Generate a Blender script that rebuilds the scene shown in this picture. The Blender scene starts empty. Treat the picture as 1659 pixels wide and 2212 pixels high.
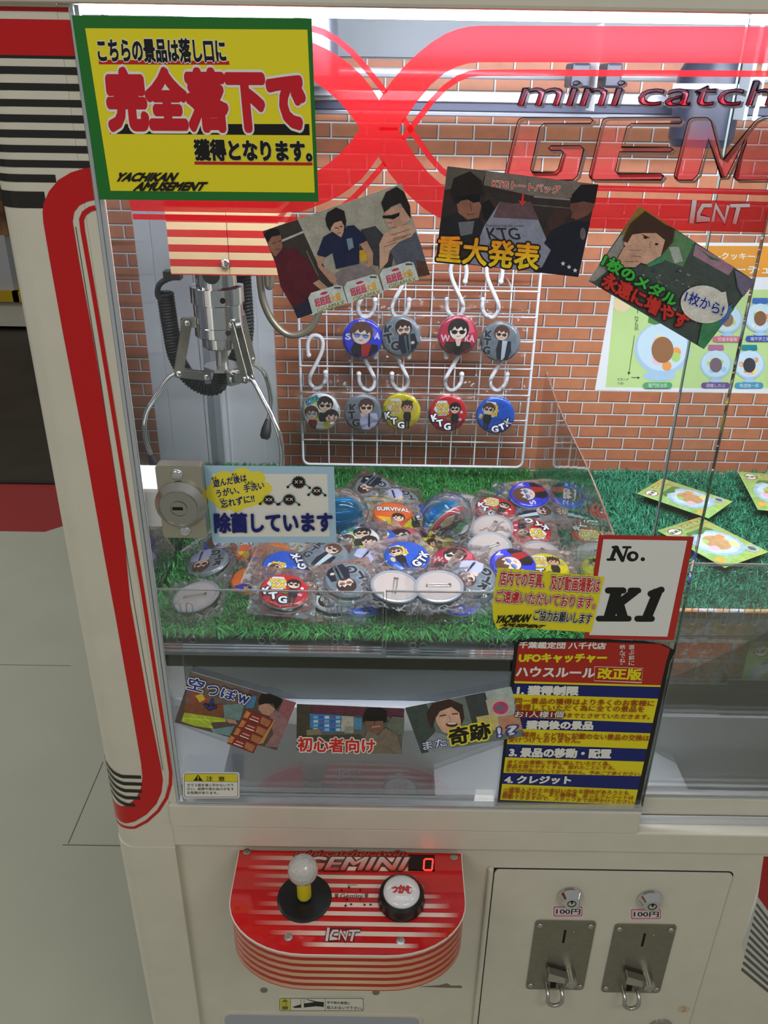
import bpy, bmesh, math, random
from mathutils import Vector, Matrix, noise
from mathutils.geometry import tessellate_polygon
R = math.radians
S = bpy.context.scene
C = S.collection
random.seed(7)

# ---------------------------------------------------------------- camera, world, lamps, exposure
FPX, PITCH, ROLL, CAMH, CX, CY = 1790., R(27.), R(.9), 1.5, 829.5, 1106.
FW = Vector((0, math.cos(PITCH), -math.sin(PITCH)))
_r0 = Vector((1, 0, 0)); _d0 = FW.cross(_r0)
RT = _r0 * math.cos(ROLL) - _d0 * math.sin(ROLL)
DN = _r0 * math.sin(ROLL) + _d0 * math.cos(ROLL)
EYE = Vector((0, 0, CAMH))
cam = bpy.data.cameras.new('camera'); camo = bpy.data.objects.new('camera', cam); C.objects.link(camo)
cam.sensor_fit = 'VERTICAL'; cam.sensor_height = 24; cam.lens = FPX / 2212 * 24
cam.clip_start = .02; cam.clip_end = 60
m = Matrix.Identity(4)
for i in range(3):
    m[i][0] = RT[i]; m[i][1] = -DN[i]; m[i][2] = -FW[i]; m[i][3] = EYE[i]
camo.matrix_world = m
S.camera = camo
w = bpy.data.worlds.new('arcade_air'); S.world = w; w.use_nodes = True
w.node_tree.nodes['Background'].inputs[0].default_value = (.98, 1.0, .97, 1)
w.node_tree.nodes['Background'].inputs[1].default_value = .25
def lamp(name, loc, size, energy, col, target):
    l = bpy.data.lights.new(name, 'AREA'); l.shape = 'RECTANGLE'; l.size, l.size_y = size
    l.energy = energy; l.color = col
    o = bpy.data.objects.new(name, l); C.objects.link(o); o.location = loc
    o.rotation_euler = (Vector(target) - Vector(loc)).to_track_quat('-Z', 'Y').to_euler()
    return o
lamp('ceiling_lamp', (-1.3, -.9, 2.75), (1.2, .3), 12, (1, .97, .90), (-.6, .6, 0))
lamp('ceiling_lamp', (1.0, -1.0, 2.75), (1.2, .3), 12, (1, .97, .90), (.5, .6, .2))
lamp('ceiling_lamp', (-2.4, 1.8, 2.75), (1.2, .3), 26, (1, .98, .93), (-2.0, 2.2, 0))  # added out of view to brighten the tile floor at the left
TUBE = 108                                                        # brightness of the light tube in the machine
S.view_settings.view_transform = 'Standard'; S.view_settings.look = 'None'
S.view_settings.gamma = 1; S.view_settings.use_curve_mapping = False
S.view_settings.exposure = 0.0
S.cycles.transparent_max_bounces = 40; S.cycles.max_bounces = 10; S.cycles.glossy_bounces = 5
S.cycles.transmission_bounces = 10; S.cycles.diffuse_bounces = 4
S.cycles.caustics_reflective = False; S.cycles.caustics_refractive = False
S.cycles.sample_clamp_indirect = 6

# ---------------------------------------------------------------- measuring helpers
def ray(x, y): return FW + RT * ((x - CX) / FPX) + DN * ((y - CY) / FPX)
def onY(x, y, Y): v = ray(x, y); return EYE + v * (Y / v.y)
def onZ(x, y, Z): v = ray(x, y); return EYE + v * ((Z - CAMH) / v.z)
def onX(x, y, X): v = ray(x, y); return EYE + v * (X / v.x)
class Plane:
    def __init__(s, o, u, v):
        s.o = Vector(o); s.u = Vector(u).normalized(); s.n = s.u.cross(Vector(v)).normalized(); s.v = s.n.cross(s.u)
    def px(s, x, y):
        d = ray(x, y); p = EYE + d * ((s.o - EYE).dot(s.n) / d.dot(s.n)) - s.o
        return (p.dot(s.u), p.dot(s.v))
    def mat(s, a=0, b=0):
        o = s.o + s.u * a + s.v * b
        return Matrix(((s.u.x, s.v.x, s.n.x, o.x), (s.u.y, s.v.y, s.n.y, o.y), (s.u.z, s.v.z, s.n.z, o.z), (0, 0, 0, 1)))
    def crop(s, x0, y0, k):                                         # a mapping from a measured detail view to the plane
        return lambda x, y: s.px(x0 + x / k, y0 + y / k)
def quad(mp, tl, tr, br, bl):                                       # unit square (v downwards) to a measured four-sided sheet
    A, B, D, E = (mp(*p) for p in (tl, tr, br, bl))
    def f(u, v):
        return tuple((A[i] * (1 - u) + B[i] * u) * (1 - v) + (E[i] * (1 - u) + D[i] * u) * v for i in (0, 1))
    return f

# ---------------------------------------------------------------- materials
def lin(c):
    return tuple((x / 255 / 12.92 if x <= 10 else ((x / 255 + .055) / 1.055) ** 2.4) for x in c[:3]) + ((c[3],) if len(c) > 3 else (1.,))
def mat(name, col=(200, 200, 200), rough=.45, metal=0., spec=.5, trans=0., ior=1.5, coat=0.):
    M = bpy.data.materials.new(name); M.use_nodes = True; b = M.node_tree.nodes['Principled BSDF']
    b.inputs['Base Color'].default_value = lin(col); b.inputs['Roughness'].default_value = rough
    b.inputs['Metallic'].default_value = metal; b.inputs['Specular IOR Level'].default_value = spec
    b.inputs['Transmission Weight'].default_value = trans; b.inputs['IOR'].default_value = ior
    b.inputs['Coat Weight'].default_value = coat; b.inputs['Coat Roughness'].default_value = .05
    return M
def nd(M, t, **k):
    n = M.node_tree.nodes.new(t)
    for a, b in k.items(): setattr(n, a, b)
    return n
def lk(M, a, b): M.node_tree.links.new(a, b)
def bs(M): return M.node_tree.nodes['Principled BSDF']
def speckle(M, amount=.06, scale=60, bump=0.):                      # faint unevenness of the surface's own colour and relief
    b = bs(M); c = b.inputs['Base Color'].default_value[:]
    tc = nd(M, 'ShaderNodeTexCoord'); n = nd(M, 'ShaderNodeTexNoise'); n.inputs['Scale'].default_value = scale; n.inputs['Detail'].default_value = 4
    lk(M, tc.outputs['Object'], n.inputs['Vector'])
    r = nd(M, 'ShaderNodeValToRGB'); r.color_ramp.elements[0].position = .3; r.color_ramp.elements[1].position = .7
    r.color_ramp.elements[0].color = tuple(x * (1 - amount) for x in c[:3]) + (1,); r.color_ramp.elements[1].color = tuple(min(1, x * (1 + amount)) for x in c[:3]) + (1,)
    lk(M, n.outputs['Fac'], r.inputs['Fac']); lk(M, r.outputs['Color'], b.inputs['Base Color'])
    if bump:
        bp = nd(M, 'ShaderNodeBump'); bp.inputs['Strength'].default_value = bump; bp.inputs['Distance'].default_value = .002
        lk(M, n.outputs['Fac'], bp.inputs['Height']); lk(M, bp.outputs['Normal'], b.inputs['Normal'])
    return M
def clear(name, tint=(1, 1, 1), rough=.01, base=.0, gain=1., ior=1.5, body=None, bodyfac=0.):
    """thin clear sheet: lets light straight through, mirrors by Fresnel; optional faint milky body"""
    M = bpy.data.materials.new(name); M.use_nodes = True; nt = M.node_tree; nt.nodes.clear()
    out = nd(M, 'ShaderNodeOutputMaterial'); t = nd(M, 'ShaderNodeBsdfTransparent'); t.inputs[0].default_value = tint + (1,)
    g = nd(M, 'ShaderNodeBsdfGlossy'); g.inputs['Roughness'].default_value = rough
    f = nd(M, 'ShaderNodeFresnel'); f.inputs['IOR'].default_value = ior
    ma = nd(M, 'ShaderNodeMath', operation='MULTIPLY_ADD', use_clamp=True); ma.inputs[1].default_value = gain; ma.inputs[2].default_value = base
    lk(M, f.outputs[0], ma.inputs[0]); mx = nd(M, 'ShaderNodeMixShader'); lk(M, ma.outputs[0], mx.inputs[0])
    src = t
    if body:
        d = nd(M, 'ShaderNodeBsdfDiffuse'); d.inputs[0].default_value = lin(body); m2 = nd(M, 'ShaderNodeMixShader'); m2.inputs[0].default_value = bodyfac
        lk(M, t.outputs[0], m2.inputs[1]); lk(M, d.outputs[0], m2.inputs[2]); src = m2
    lk(M, src.outputs[0], mx.inputs[1]); lk(M, g.outputs[0], mx.inputs[2]); lk(M, mx.outputs[0], out.inputs[0])
    return M
def printed(name, rough=.35, spec=.4, coat=0.):                     # ink on paper: flat inks stored per corner
    M = mat(name, rough=rough, spec=spec, coat=coat); a = nd(M, 'ShaderNodeVertexColor', layer_name='Col'); lk(M, a.outputs['Color'], bs(M).inputs['Base Color'])
    return M
def grain(M):                                                       # photographic grain and unevenness of a printed picture
    b = bs(M); src = b.inputs['Base Color'].links[0].from_socket; tc = nd(M, 'ShaderNodeTexCoord'); mu = src
    for sc, lo, hi in ((90, .84, 1.26), (420, .88, 1.16)):
        n = nd(M, 'ShaderNodeTexNoise'); n.inputs['Scale'].default_value = sc; n.inputs['Detail'].default_value = 5; lk(M, tc.outputs['Object'], n.inputs['Vector'])
        r = nd(M, 'ShaderNodeMapRange'); r.inputs[1].default_value = .25; r.inputs[2].default_value = .75; r.inputs[3].default_value = lo; r.inputs[4].default_value = hi; lk(M, n.outputs['Fac'], r.inputs[0])
        x = nd(M, 'ShaderNodeMixRGB', blend_type='MULTIPLY'); x.inputs[0].default_value = 1; lk(M, mu, x.inputs[1]); lk(M, r.outputs[0], x.inputs[2]); mu = x.outputs[0]
    lk(M, mu, b.inputs['Base Color']); return M
def film(name, through=.72):                                                     # printed see-through film stuck on glass: ink alpha = cover
    M = bpy.data.materials.new(name); M.use_nodes = True; nt = M.node_tree; nt.nodes.clear()
    out = nd(M, 'ShaderNodeOutputMaterial'); a = nd(M, 'ShaderNodeVertexColor', layer_name='Col')
    d = nd(M, 'ShaderNodeBsdfDiffuse'); tl = nd(M, 'ShaderNodeBsdfTranslucent'); tp = nd(M, 'ShaderNodeBsdfTransparent')
    for n in (d, tl): lk(M, a.outputs['Color'], n.inputs[0])
    m1 = nd(M, 'ShaderNodeMixShader'); m1.inputs[0].default_value = through; lk(M, d.outputs[0], m1.inputs[1]); lk(M, tl.outputs[0], m1.inputs[2])
    m2 = nd(M, 'ShaderNodeMixShader'); lk(M, a.outputs['Alpha'], m2.inputs[0]); lk(M, tp.outputs[0], m2.inputs[1]); lk(M, m1.outputs[0], m2.inputs[2])
    lk(M, m2.outputs[0], out.inputs[0]); return M
def emit(name, col, k):
    M = bpy.data.materials.new(name); M.use_nodes = True; M.node_tree.nodes.clear(); o = nd(M, 'ShaderNodeOutputMaterial')
    e = nd(M, 'ShaderNodeEmission'); e.inputs[0].default_value = lin(col); e.inputs[1].default_value = k; lk(M, e.outputs[0], o.inputs[0]); return M
CREAM = speckle(mat('cream_paint', (216, 210, 194), .3), .03, 25)
WHITE = speckle(mat('white_panel', (222, 224, 226), .4), .03, 20)
GREYP = speckle(mat('grey_panel', (140, 146, 152), .4), .05, 14)
DARKG = speckle(mat('dark_grey_panel', (112, 120, 126), .4), .08, 14)
SILV = mat('satin_metal', (190, 188, 182), .28, 1.)
STEEL = speckle(mat('brushed_steel', (150, 146, 132), .38, .9), .06, 120)
CHROME = mat('chrome', (225, 226, 228), .06, 1.)
ALU = mat('aluminium', (206, 210, 216), .3, .6)
BLACK = mat('black_plastic', (14, 14, 15), .35)
RUBBER = mat('black_rubber', (22, 22, 24), .55)
DARK = mat('dark_gap', (10, 10, 10), .9)
WPLAS = mat('white_plastic', (238, 238, 240), .3)
WIRE = mat('white_coated_wire', (236, 238, 244), .3)
HOSE = speckle(mat('braided_conduit', (150, 142, 122), .4, .7), .12, 900)
PRINT = printed('printed_card', .32); GLOSSP = grain(printed('laminated_print', .16, .5)); PAINTP = printed('vinyl_stripes', .22)
FILM = film('printed_glass_film'); LETF = film('printed_lettering_film', .85); LOGOF = film('printed_logo_film', .04)
GLASS = clear('window_glass', (.955, .97, .965), .0, 0., .8)
GEDGE = mat('green_glass_edge', (104, 118, 112), .5, 0, .3)
DIVID = clear('divider_acrylic', (.955, .97, .97), .02, .0, .55, 1.45, (200, 210, 210), .03)
ACRYL = clear('clear_acrylic', (.955, .97, .97), .02, .02, 1., 1.49, (200, 210, 210), .015)
ACRED = clear('acrylic_edge', (.78, .82, .82), .08, .16, 1., 1.5, (220, 228, 228), .22)
BAG = clear('clear_plastic_bag', (.99, .99, .99), .09, .004, .8, 1.42, (235, 238, 245), .008)
MIRR = clear('dark_side_glass', (.10, .10, .105), .02, .52, 1.0, 1.5, (190, 195, 205), .2)

# ---------------------------------------------------------------- object helpers
def tag(o, label=None, cat=None, group=None, kind=None):
    if label: o['label'] = label
    if cat: o['category'] = cat
    if group: o['group'] = group
    if kind: o['kind'] = kind
    return o
def thing(name, label, cat, loc=(0, 0, 0), group=None, mw=None):
    o = bpy.data.objects.new(name, None); C.objects.link(o); o.empty_display_size = .02
    if mw is not None: o.matrix_world = mw
    else: o.location = loc
    return tag(o, label, cat, group)
def wmat(o):
    m = o.matrix_basis.copy()
    while o.parent: o = o.parent; m = o.matrix_basis @ m
    return m
class MB:
    """collects shapes given in world (or local) coordinates; build() links them as ONE mesh object"""
    def __init__(s): s.v = []; s.f = []; s.sm = []; s.mi = []; s.cur = 0
    def add(s, vs, fs, smooth=False):
        b = len(s.v); s.v += [tuple(p) for p in vs]
        for f in fs: s.f.append([b + i for i in f]); s.sm.append(smooth); s.mi.append(s.cur)
        return s
    def use(s, i): s.cur = i; return s
    def box(s, x0, x1, y0, y1, z0, z1):
        return s.add([(x, y, z) for z in (z0, z1) for y in (y0, y1) for x in (x0, x1)], [(0, 2, 3, 1), (4, 5, 7, 6), (0, 1, 5, 4), (2, 6, 7, 3), (0, 4, 6, 2), (1, 3, 7, 5)])
    def prism(s, pts, o, u, v, t, smooth=False):
        """polygon pts (a,b) in plane o,u,v, extruded by vector t (against u x v gives outside)"""
        o, u, v, t = (Vector(q) for q in (o, u, v, t)); n = len(pts)
        if sum(pts[i][0] * pts[(i + 1) % n][1] - pts[(i + 1) % n][0] * pts[i][1] for i in range(n)) < 0: pts = pts[::-1]
        top = [o + u * a + v * b for a, b in pts]; bot = [p + t for p in top]
        tri = tessellate_polygon([[Vector((a, b, 0)) for a, b in pts]])
        fl = []
        for a, b, c in tri:
            ar = (pts[b][0] - pts[a][0]) * (pts[c][1] - pts[a][1]) - (pts[c][0] - pts[a][0]) * (pts[b][1] - pts[a][1])
            fl.append((a, b, c) if ar > 0 else (a, c, b))
        if t.dot(u.cross(v)) > 0: top, bot = bot, top
        s.add(top, fl); s.add(bot, [f[::-1] for f in fl])
        s.add(top + bot, [(i, n + i, n + (i + 1) % n, (i + 1) % n) for i in range(n)], smooth)
        return s
    def tube(s, pts, r, n=8, closed=False, caps=True):
        pts = [Vector(p) for p in pts]; N = len(pts); rr = r if isinstance(r, (list, tuple)) else [r] * N
        ring = []; pu = None
        for i, p in enumerate(pts):
            d = (pts[(i + 1) % N] - pts[i - 1]) if closed else (pts[min(i + 1, N - 1)] - pts[max(i - 1, 0)])
            d.normalize()
            if pu is None: pu = d.orthogonal().normalized()
            pu = (pu - d * pu.dot(d)); pu = pu.normalized() if pu.length > 1e-6 else d.orthogonal().normalized()
            w_ = d.cross(pu)
            ring.append([p + (pu * math.cos(2 * math.pi * k / n) + w_ * math.sin(2 * math.pi * k / n)) * rr[i] for k in range(n)])
        vs = [q for g in ring for q in g]; fs = []
        for i in range(N if closed else N - 1):
            j = (i + 1) % N
            for k in range(n): fs.append((i * n + k, i * n + (k + 1) % n, j * n + (k + 1) % n, j * n + k))
        s.add(vs, fs, True)
        if caps and not closed: s.add(ring[0], [tuple(range(n))[::-1]]); s.add(ring[-1], [tuple(range(n))])
        return s
    def lathe(s, prof, o=(0, 0, 0), ax=(0, 0, 1), n=32, soft=False, cap0=False, cap1=False):
        """prof: (r, h) along ax; every step is a crisp edge unless soft"""
        ax = Vector(ax).normalized(); o = Vector(o); u = ax.orthogonal().normalized(); v = ax.cross(u)
        rg = lambda r, h: [o + ax * h + (u * math.cos(2 * math.pi * k / n) + v * math.sin(2 * math.pi * k / n)) * r for k in range(n)]
        if soft:
            vs = [q for r, h in prof for q in rg(r, h)]
            s.add(vs, [(i * n + k, i * n + (k + 1) % n, (i + 1) * n + (k + 1) % n, (i + 1) * n + k) for i in range(len(prof) - 1) for k in range(n)], True)
        else:
            for (r0, h0), (r1, h1) in zip(prof, prof[1:]):
                s.add(rg(r0, h0) + rg(r1, h1), [(k, (k + 1) % n, n + (k + 1) % n, n + k) for k in range(n)], True)
        if cap0: s.add(rg(*prof[0]), [tuple(range(n))[::-1]])
        if cap1: s.add(rg(*prof[-1]), [tuple(range(n))])
        return s
    def ball(s, c, r, n=16):
        return s.lathe([(r * math.sin(math.pi * i / (n // 2)), -r * math.cos(math.pi * i / (n // 2))) for i in range(n // 2 + 1)], c, n=n, soft=True)
    def mesh(s, name):
        me = bpy.data.meshes.new(name); me.from_pydata(s.v, [], s.f); me.polygons.foreach_set('use_smooth', s.sm); me.polygons.foreach_set('material_index', s.mi); me.update(); return me
    def build(s, name, ms, parent=None, local=False, bevel=0., kind=None):
        me = s.mesh(name)
        return put(name, me, ms, parent, local, bevel, kind)
def put(name, me, ms, parent=None, local=False, bevel=0., kind=None):
    for q in (ms if isinstance(ms, (list, tuple)) else [ms]): me.materials.append(q)
    o = bpy.data.objects.new(name, me); C.objects.link(o)
    if parent:
        o.parent = parent
        if not local: me.transform(wmat(parent).inverted())
    elif not local and me.vertices:                                # give a top-level mesh an origin at its own place
        lo = [min(v.co[i] for v in me.vertices) for i in range(3)]; hi = [max(v.co[i] for v in me.vertices) for i in range(3)]
        c = Vector(((lo[0] + hi[0]) / 2, (lo[1] + hi[1]) / 2, lo[2])); me.transform(Matrix.Translation(-c)); o.location = c
    if bevel:
        b = o.modifiers.new('bevel', 'BEVEL'); b.width = bevel; b.segments = 2; b.limit_method = 'ANGLE'
    if kind: o['kind'] = kind
    return o
def copy_tree(src, parent=None):
    c = src.copy(); C.objects.link(c)
    if parent: c.parent = parent
    for ch in list(src.children): copy_tree(ch, c)
    return c
def smooth_path(pts, k=6):                                          # Catmull-Rom
    P = [Vector(p) for p in pts]; P = [P[0] * 2 - P[1]] + P + [P[-1] * 2 - P[-2]]; out = []
    for i in range(1, len(P) - 2):
        a, b, c, d = P[i - 1:i + 3]
        for j in range(k):
            t = j / k; out.append(.5 * ((2 * b) + (c - a) * t + (2 * a - 5 * b + 4 * c - d) * t * t + (3 * b - a - 3 * c + d) * t ** 3))
    out.append(P[-2]); return out

# ---------------------------------------------------------------- print work (flat inks in thin layers)
_glyph = {}
def glyphs(sx, off):
    key = (sx, round(off, 3))
    if key not in _glyph:
        cu = bpy.data.curves.new('t', 'FONT'); cu.body = sx; cu.size = 1; cu.offset = off; cu.resolution_u = 3; cu.fill_mode = 'FRONT'
        o = bpy.data.objects.new('t', cu); C.objects.link(o); bpy.context.view_layer.update()
        me = bpy.data.meshes.new_from_object(o.evaluated_get(bpy.context.evaluated_depsgraph_get()))
        vs = [(v.co.x, v.co.y) for v in me.vertices]; fs = [tuple(p.vertices) for p in me.polygons]
        bpy.data.objects.remove(o); bpy.data.curves.remove(cu); bpy.data.meshes.remove(me)
        _glyph[key] = (vs, fs)
    return _glyph[key]
def outlines(sx):
    vs, fs = glyphs(sx, 0); ct_ = {}
    for f in fs:
        for i in range(len(f)): a, b = f[i], f[(i + 1) % len(f)]; ct_[(a, b)] = 1
    nx = {a: b for a, b in ct_ if (b, a) not in ct_}; loops = []
    while nx:
        a = next(iter(nx)); L = []
        while a in nx: L.append(vs[a]); a = nx.pop(a)
        if len(L) > 2: loops.append(L)
    return loops
class Art:
    def __init__(s, mp, dz=2.5e-5): s.mp = mp; s.V = []; s.F = []; s.K = []; s.z = 0.; s.dz = dz
    def _put(s, loc, src, tris, col):
        b = len(s.V); s.V += [(a, c, s.z) for a, c in loc]
        for t in tris:
            ar = sum(loc[t[i]][0] * loc[t[(i + 1) % len(t)]][1] - loc[t[(i + 1) % len(t)]][0] * loc[t[i]][1] for i in range(len(t)))
            if abs(ar) < 1e-12: continue
            t = t if ar > 0 else t[::-1]
            s.F.append([b + i for i in t]); s.K += [lin(col(*src[i])) if callable(col) else lin(col) for i in t]
    def up(s): s.z += s.dz; return s
    def poly(s, pts, col, raw=False):
        s.up(); loc = [tuple(p) if raw else s.mp(*p) for p in pts]
        s._put(loc, pts, tessellate_polygon([[Vector((a, b, 0)) for a, b in loc]]), col); return s
    def rect(s, x0, y0, x1, y1, col): return s.poly([(x0, y0), (x1, y0), (x1, y1), (x0, y1)], col)
    def ell(s, cx, cy, rx, ry=None, col=(0, 0, 0), rot=0., n=28, a0=0., a1=360.):
        ry = rx if ry is None else ry; c, d = math.cos(R(rot)), math.sin(R(rot)); full = abs(a1 - a0) >= 360; k = n if full else n + 1; P = []
        for i in range(k):
            t = R(a0 + (a1 - a0) * i / n); x, y = rx * math.cos(t), ry * math.sin(t); P.append((cx + x * c - y * d, cy + x * d + y * c))
        return s.poly(P, col)
    def rrect(s, x0, y0, x1, y1, r, col):
        P = []
        for cx, cy, a in ((x1 - r, y1 - r, 0), (x0 + r, y1 - r, 90), (x0 + r, y0 + r, 180), (x1 - r, y0 + r, 270)):
            P += [(cx + r * math.cos(R(a + 15 * i)), cy + r * math.sin(R(a + 15 * i))) for i in range(7)]
        return s.poly(P, col)
    def line(s, pts, wd, col, closed=False, round_=True):
        s.up(); P = [Vector(p) for p in pts]; n = len(P); L = []; r_ = []
        w_ = wd if callable(wd) else (lambda t: wd)
        for i in range(n):
            d = (P[(i + 1) % n] - P[i - 1]) if closed else (P[min(i + 1, n - 1)] - P[max(i - 1, 0)])
            d = d.normalized() if d.length > 0 else Vector((1, 0)); q = Vector((-d.y, d.x))
            if 0 < i < n - 1 or closed:
                e = (P[i] - P[i - 1]).normalized(); k = max(.5, abs(e.dot(d))); q = q / k
            h = w_(i / max(1, n - 1)) / 2; L.append(P[i] + q * h); r_.append(P[i] - q * h)
        src = [tuple(p) for p in L + r_]; loc = [s.mp(*p) for p in src]
        s._put(loc, src, [(i, (i + 1) % n, n + (i + 1) % n, n + i) for i in range(n if closed else n - 1)], col)
        if round_ and not closed:
            for p, t in ((P[0], 0), (P[-1], 1)):
                s.z += 4e-6; h = w_(t) / 2; e = [(p.x + h * math.cos(R(30 * i)), p.y + h * math.sin(R(30 * i))) for i in range(12)]
                s._put([s.mp(*q) for q in e], e, [tuple(range(12))], col)
        return s
    def text(s, sx, bl, br, tl, col, bold=.0, edge=None, edge2=None):
        """text whose box runs from bl to br (baseline) and up to tl, in source coordinates; edge=(colour, width)"""
        vs, fs = glyphs(sx, 0); x0 = min(v[0] for v in vs); x1 = max(v[0] for v in vs); y0 = min(v[1] for v in vs); y1 = max(v[1] for v in vs)
        U = Vector(br) - Vector(bl); W = Vector(tl) - Vector(bl); B = Vector(bl)
        def go(rad, n, c):
            s.up()
            for k in range(n + 1 if rad else 1):
                dx, dy = (0, 0) if k == 0 else (rad * math.cos(2 * math.pi * k / n), rad * math.sin(2 * math.pi * k / n))
                s.z += 4e-6; src = [tuple(B + U * ((x + dx - x0) / (x1 - x0)) + W * ((y + dy - y0) / (y1 - y0))) for x, y in vs]; s._put([s.mp(*p) for p in src], src, fs, c)
        for e in (edge2, edge):
            if e: go(e[1], 16, e[0])
        go(bold * .62, 6 if bold < .06 else 14, col); return s
    def vtext(s, sx, x, y0, y1, wd, col, bold=0., edge=None):
        h = (y1 - y0) / len(sx)
        for i, ch in enumerate(sx):
            yy = y0 + h * (i + .92)
            if ch == '。': s.text(ch, (x - wd * .4, y0 + h * (i + .4)), (x - wd * .05, y0 + h * (i + .4)), (x - wd * .4, y0 + h * (i + .08)), col, 0); continue
            s.text(ch, (x - wd / 2, yy), (x + wd / 2, yy), (x - wd / 2, yy - h * .85), col, bold, edge)
        return s
    def mesh(s, name, base=None, thick=.0004, paper=(235, 235, 230), warp=None, sub=0.):
        """base: outline (local metres) of the sheet carrying the print"""
        V = [(a, b, c + 6e-5) for a, b, c in s.V]; F = list(s.F); K = list(s.K)
        if base:
            n = len(base)
            if sum(base[i][0] * base[(i + 1) % n][1] - base[(i + 1) % n][0] * base[i][1] for i in range(n)) < 0: base = base[::-1]
            b = len(V); V += [(x, y, 0) for x, y in base] + [(x, y, -thick) for x, y in base]
            for t in tessellate_polygon([[Vector((x, y, 0)) for x, y in base]]):
                ar = (base[t[1]][0] - base[t[0]][0]) * (base[t[2]][1] - base[t[0]][1]) - (base[t[2]][0] - base[t[0]][0]) * (base[t[1]][1] - base[t[0]][1])
                t = tuple(t) if ar > 0 else tuple(t)[::-1]
                F.append([b + i for i in t]); F.append([b + n + i for i in t[::-1]]); K += [lin(paper)] * 6
            for i in range(n):
                j = (i + 1) % n; F.append([b + i, b + n + i, b + n + j, b + j]); K += [lin(paper)] * 4
        me = bpy.data.meshes.new(name); me.from_pydata(V, [], F)
        ca = me.color_attributes.new('Col', 'FLOAT_COLOR', 'CORNER'); ca.data.foreach_set('color', [x for k in K for x in k]); me.update()
        if warp:
            if sub:
                bm = bmesh.new(); bm.from_mesh(me)
                for _ in range(7):
                    e = [q for q in bm.edges if q.calc_length() > sub]
                    if not e: break
                    bmesh.ops.subdivide_edges(bm, edges=e, cuts=1); bmesh.ops.triangulate(bm, faces=bm.faces)
                bm.to_mesh(me); bm.free()
            for v in me.vertices: v.co = warp(*v.co)
        return me
def centre(pts): return sum(p[0] for p in pts) / len(pts), sum(p[1] for p in pts) / len(pts)
def sheet(name, label, cat, plane, corners, draw, crop=(0, 0, 1), unit=False, material=None, thick=.0004, paper=(235, 235, 230), group=None, parent=None, lift=0., warp=None, sub=0.):
    """a printed sheet lying in a real plane; corners and draw() use measured coordinates (or 0..1 across the sheet)"""
    mp = plane.crop(*crop); out = [mp(*p) for p in corners]; cx, cy = centre(out)
    m2 = (lambda f: (lambda u, v: (f(u, v)[0] - cx, f(u, v)[1] - cy)))(quad(mp, *corners[:4]) if unit else mp)
    A = Art(m2); draw(A)
    me = A.mesh(name, [(a - cx, b - cy) for a, b in out], thick, paper, warp, sub)
    M = plane.mat(cx, cy) @ Matrix.Translation((0, 0, lift))
    if parent: me.transform(wmat(parent).inverted() @ M); o = put(name, me, material or PRINT, parent, True)
    else: o = put(name, me, material or PRINT, None, True); o.matrix_world = M; tag(o, label, cat, group)
    return o
# ================================================================ THE ARCADE AROUND THE MACHINE
FLOORM = speckle(mat('vinyl_tile', (176, 177, 160), .3, 0, .35), .05, 3)
MB().box(-4.2, 2.2, -1.8, 3.16, -.02, 0).build('floor', FLOORM, kind='structure')
WOODF = speckle(mat('dark_wood_floor', (44, 36, 28), .4), .25, 6)
MB().box(-9, 2.2, 3.16, 11, -.02, 0).build('floor_dark', WOODF, kind='structure')
m_ = MB(); m_.prism([(-3.5, 2.735), (-1.275, 2.735), (-1.1, 2.9), (-1.1, 3.15), (-3.5, 3.15)], (0, 0, .0005), (1, 0, 0), (0, 1, 0), (0, 0, -.0004))
tag(m_.build('floor_strip', mat('red_vinyl', (150, 34, 36), .4)), 'red vinyl strip with a cut corner laid along the pale tile floor', 'floor strip')
MB().box(-3.5, -1.1, 3.15, 3.175, 0, .006).build('trim_1', mat('black_trim', (18, 18, 18), .4), kind='structure')
for i, (x0, y0, x1, y1) in enumerate(((-.70, 1.2945, -.555, 1.2965), (-.69, 1.30, -.688, 1.55), (-1.9, 1.93, -.9, 1.9315))):
    MB().box(x0, x1, y0, y1, 0, .0006).build('trim_%d' % (i + 2), mat('tile_seam', (96, 94, 84), .6), kind='structure')
MB().box(-9, 2.2, 11, 11.1, 0, 3).build('wall_back', speckle(mat('far_wall', (150, 148, 130), .6), .1, 2), kind='structure')
MB().box(-9.1, -9, -1.8, 11, 0, 3).build('wall_left', speckle(mat('left_wall', (150, 146, 130), .6), .1, 2), kind='structure')
YEL = mat('yellow_paint', (196, 164, 24), .4)
t = thing('display_rack', 'yellow framed white display rack standing on the dark floor beyond the machine', 'rack', (-2.9, 5.9, 0))
m_ = MB(); m_.box(-3.4, -2.42, 5.62, 6.3, .02, .22); m_.build('base', CREAM, t)
f_ = MB(); f_.box(-2.66, -2.46, 5.56, 5.6, .20, .27); f_.box(-2.7, -2.64, 5.56, 5.62, .2, 1.1); f_.box(-2.50, -2.44, 5.56, 6.3, .2, .27); f_.build('frame', YEL, t)
m_ = MB(); m_.box(-2.64, -2.5, 5.6, 6.2, .27, .62); m_.build('box_panel', mat('pale_grey_panel', (186, 186, 190), .5), t)
m_ = MB(); m_.box(-2.64, -2.48, 5.62, 6.2, .62, .95); m_.build('picture_panel', speckle(mat('picture_panel', (120, 84, 50), .5), .7, 9), t)
m_ = MB(); m_.box(-3.1, -2.46, 5.62, 6.2, .95, 1.7); m_.build('upper_panel', mat('pale_yellow_panel', (206, 206, 170), .5), t)
m_ = MB(); m_.box(-2.76, -2.7, 5.56, 5.62, .26, .9); m_.build('red_strip', mat('dull_red', (110, 22, 20), .5), t)

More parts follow.
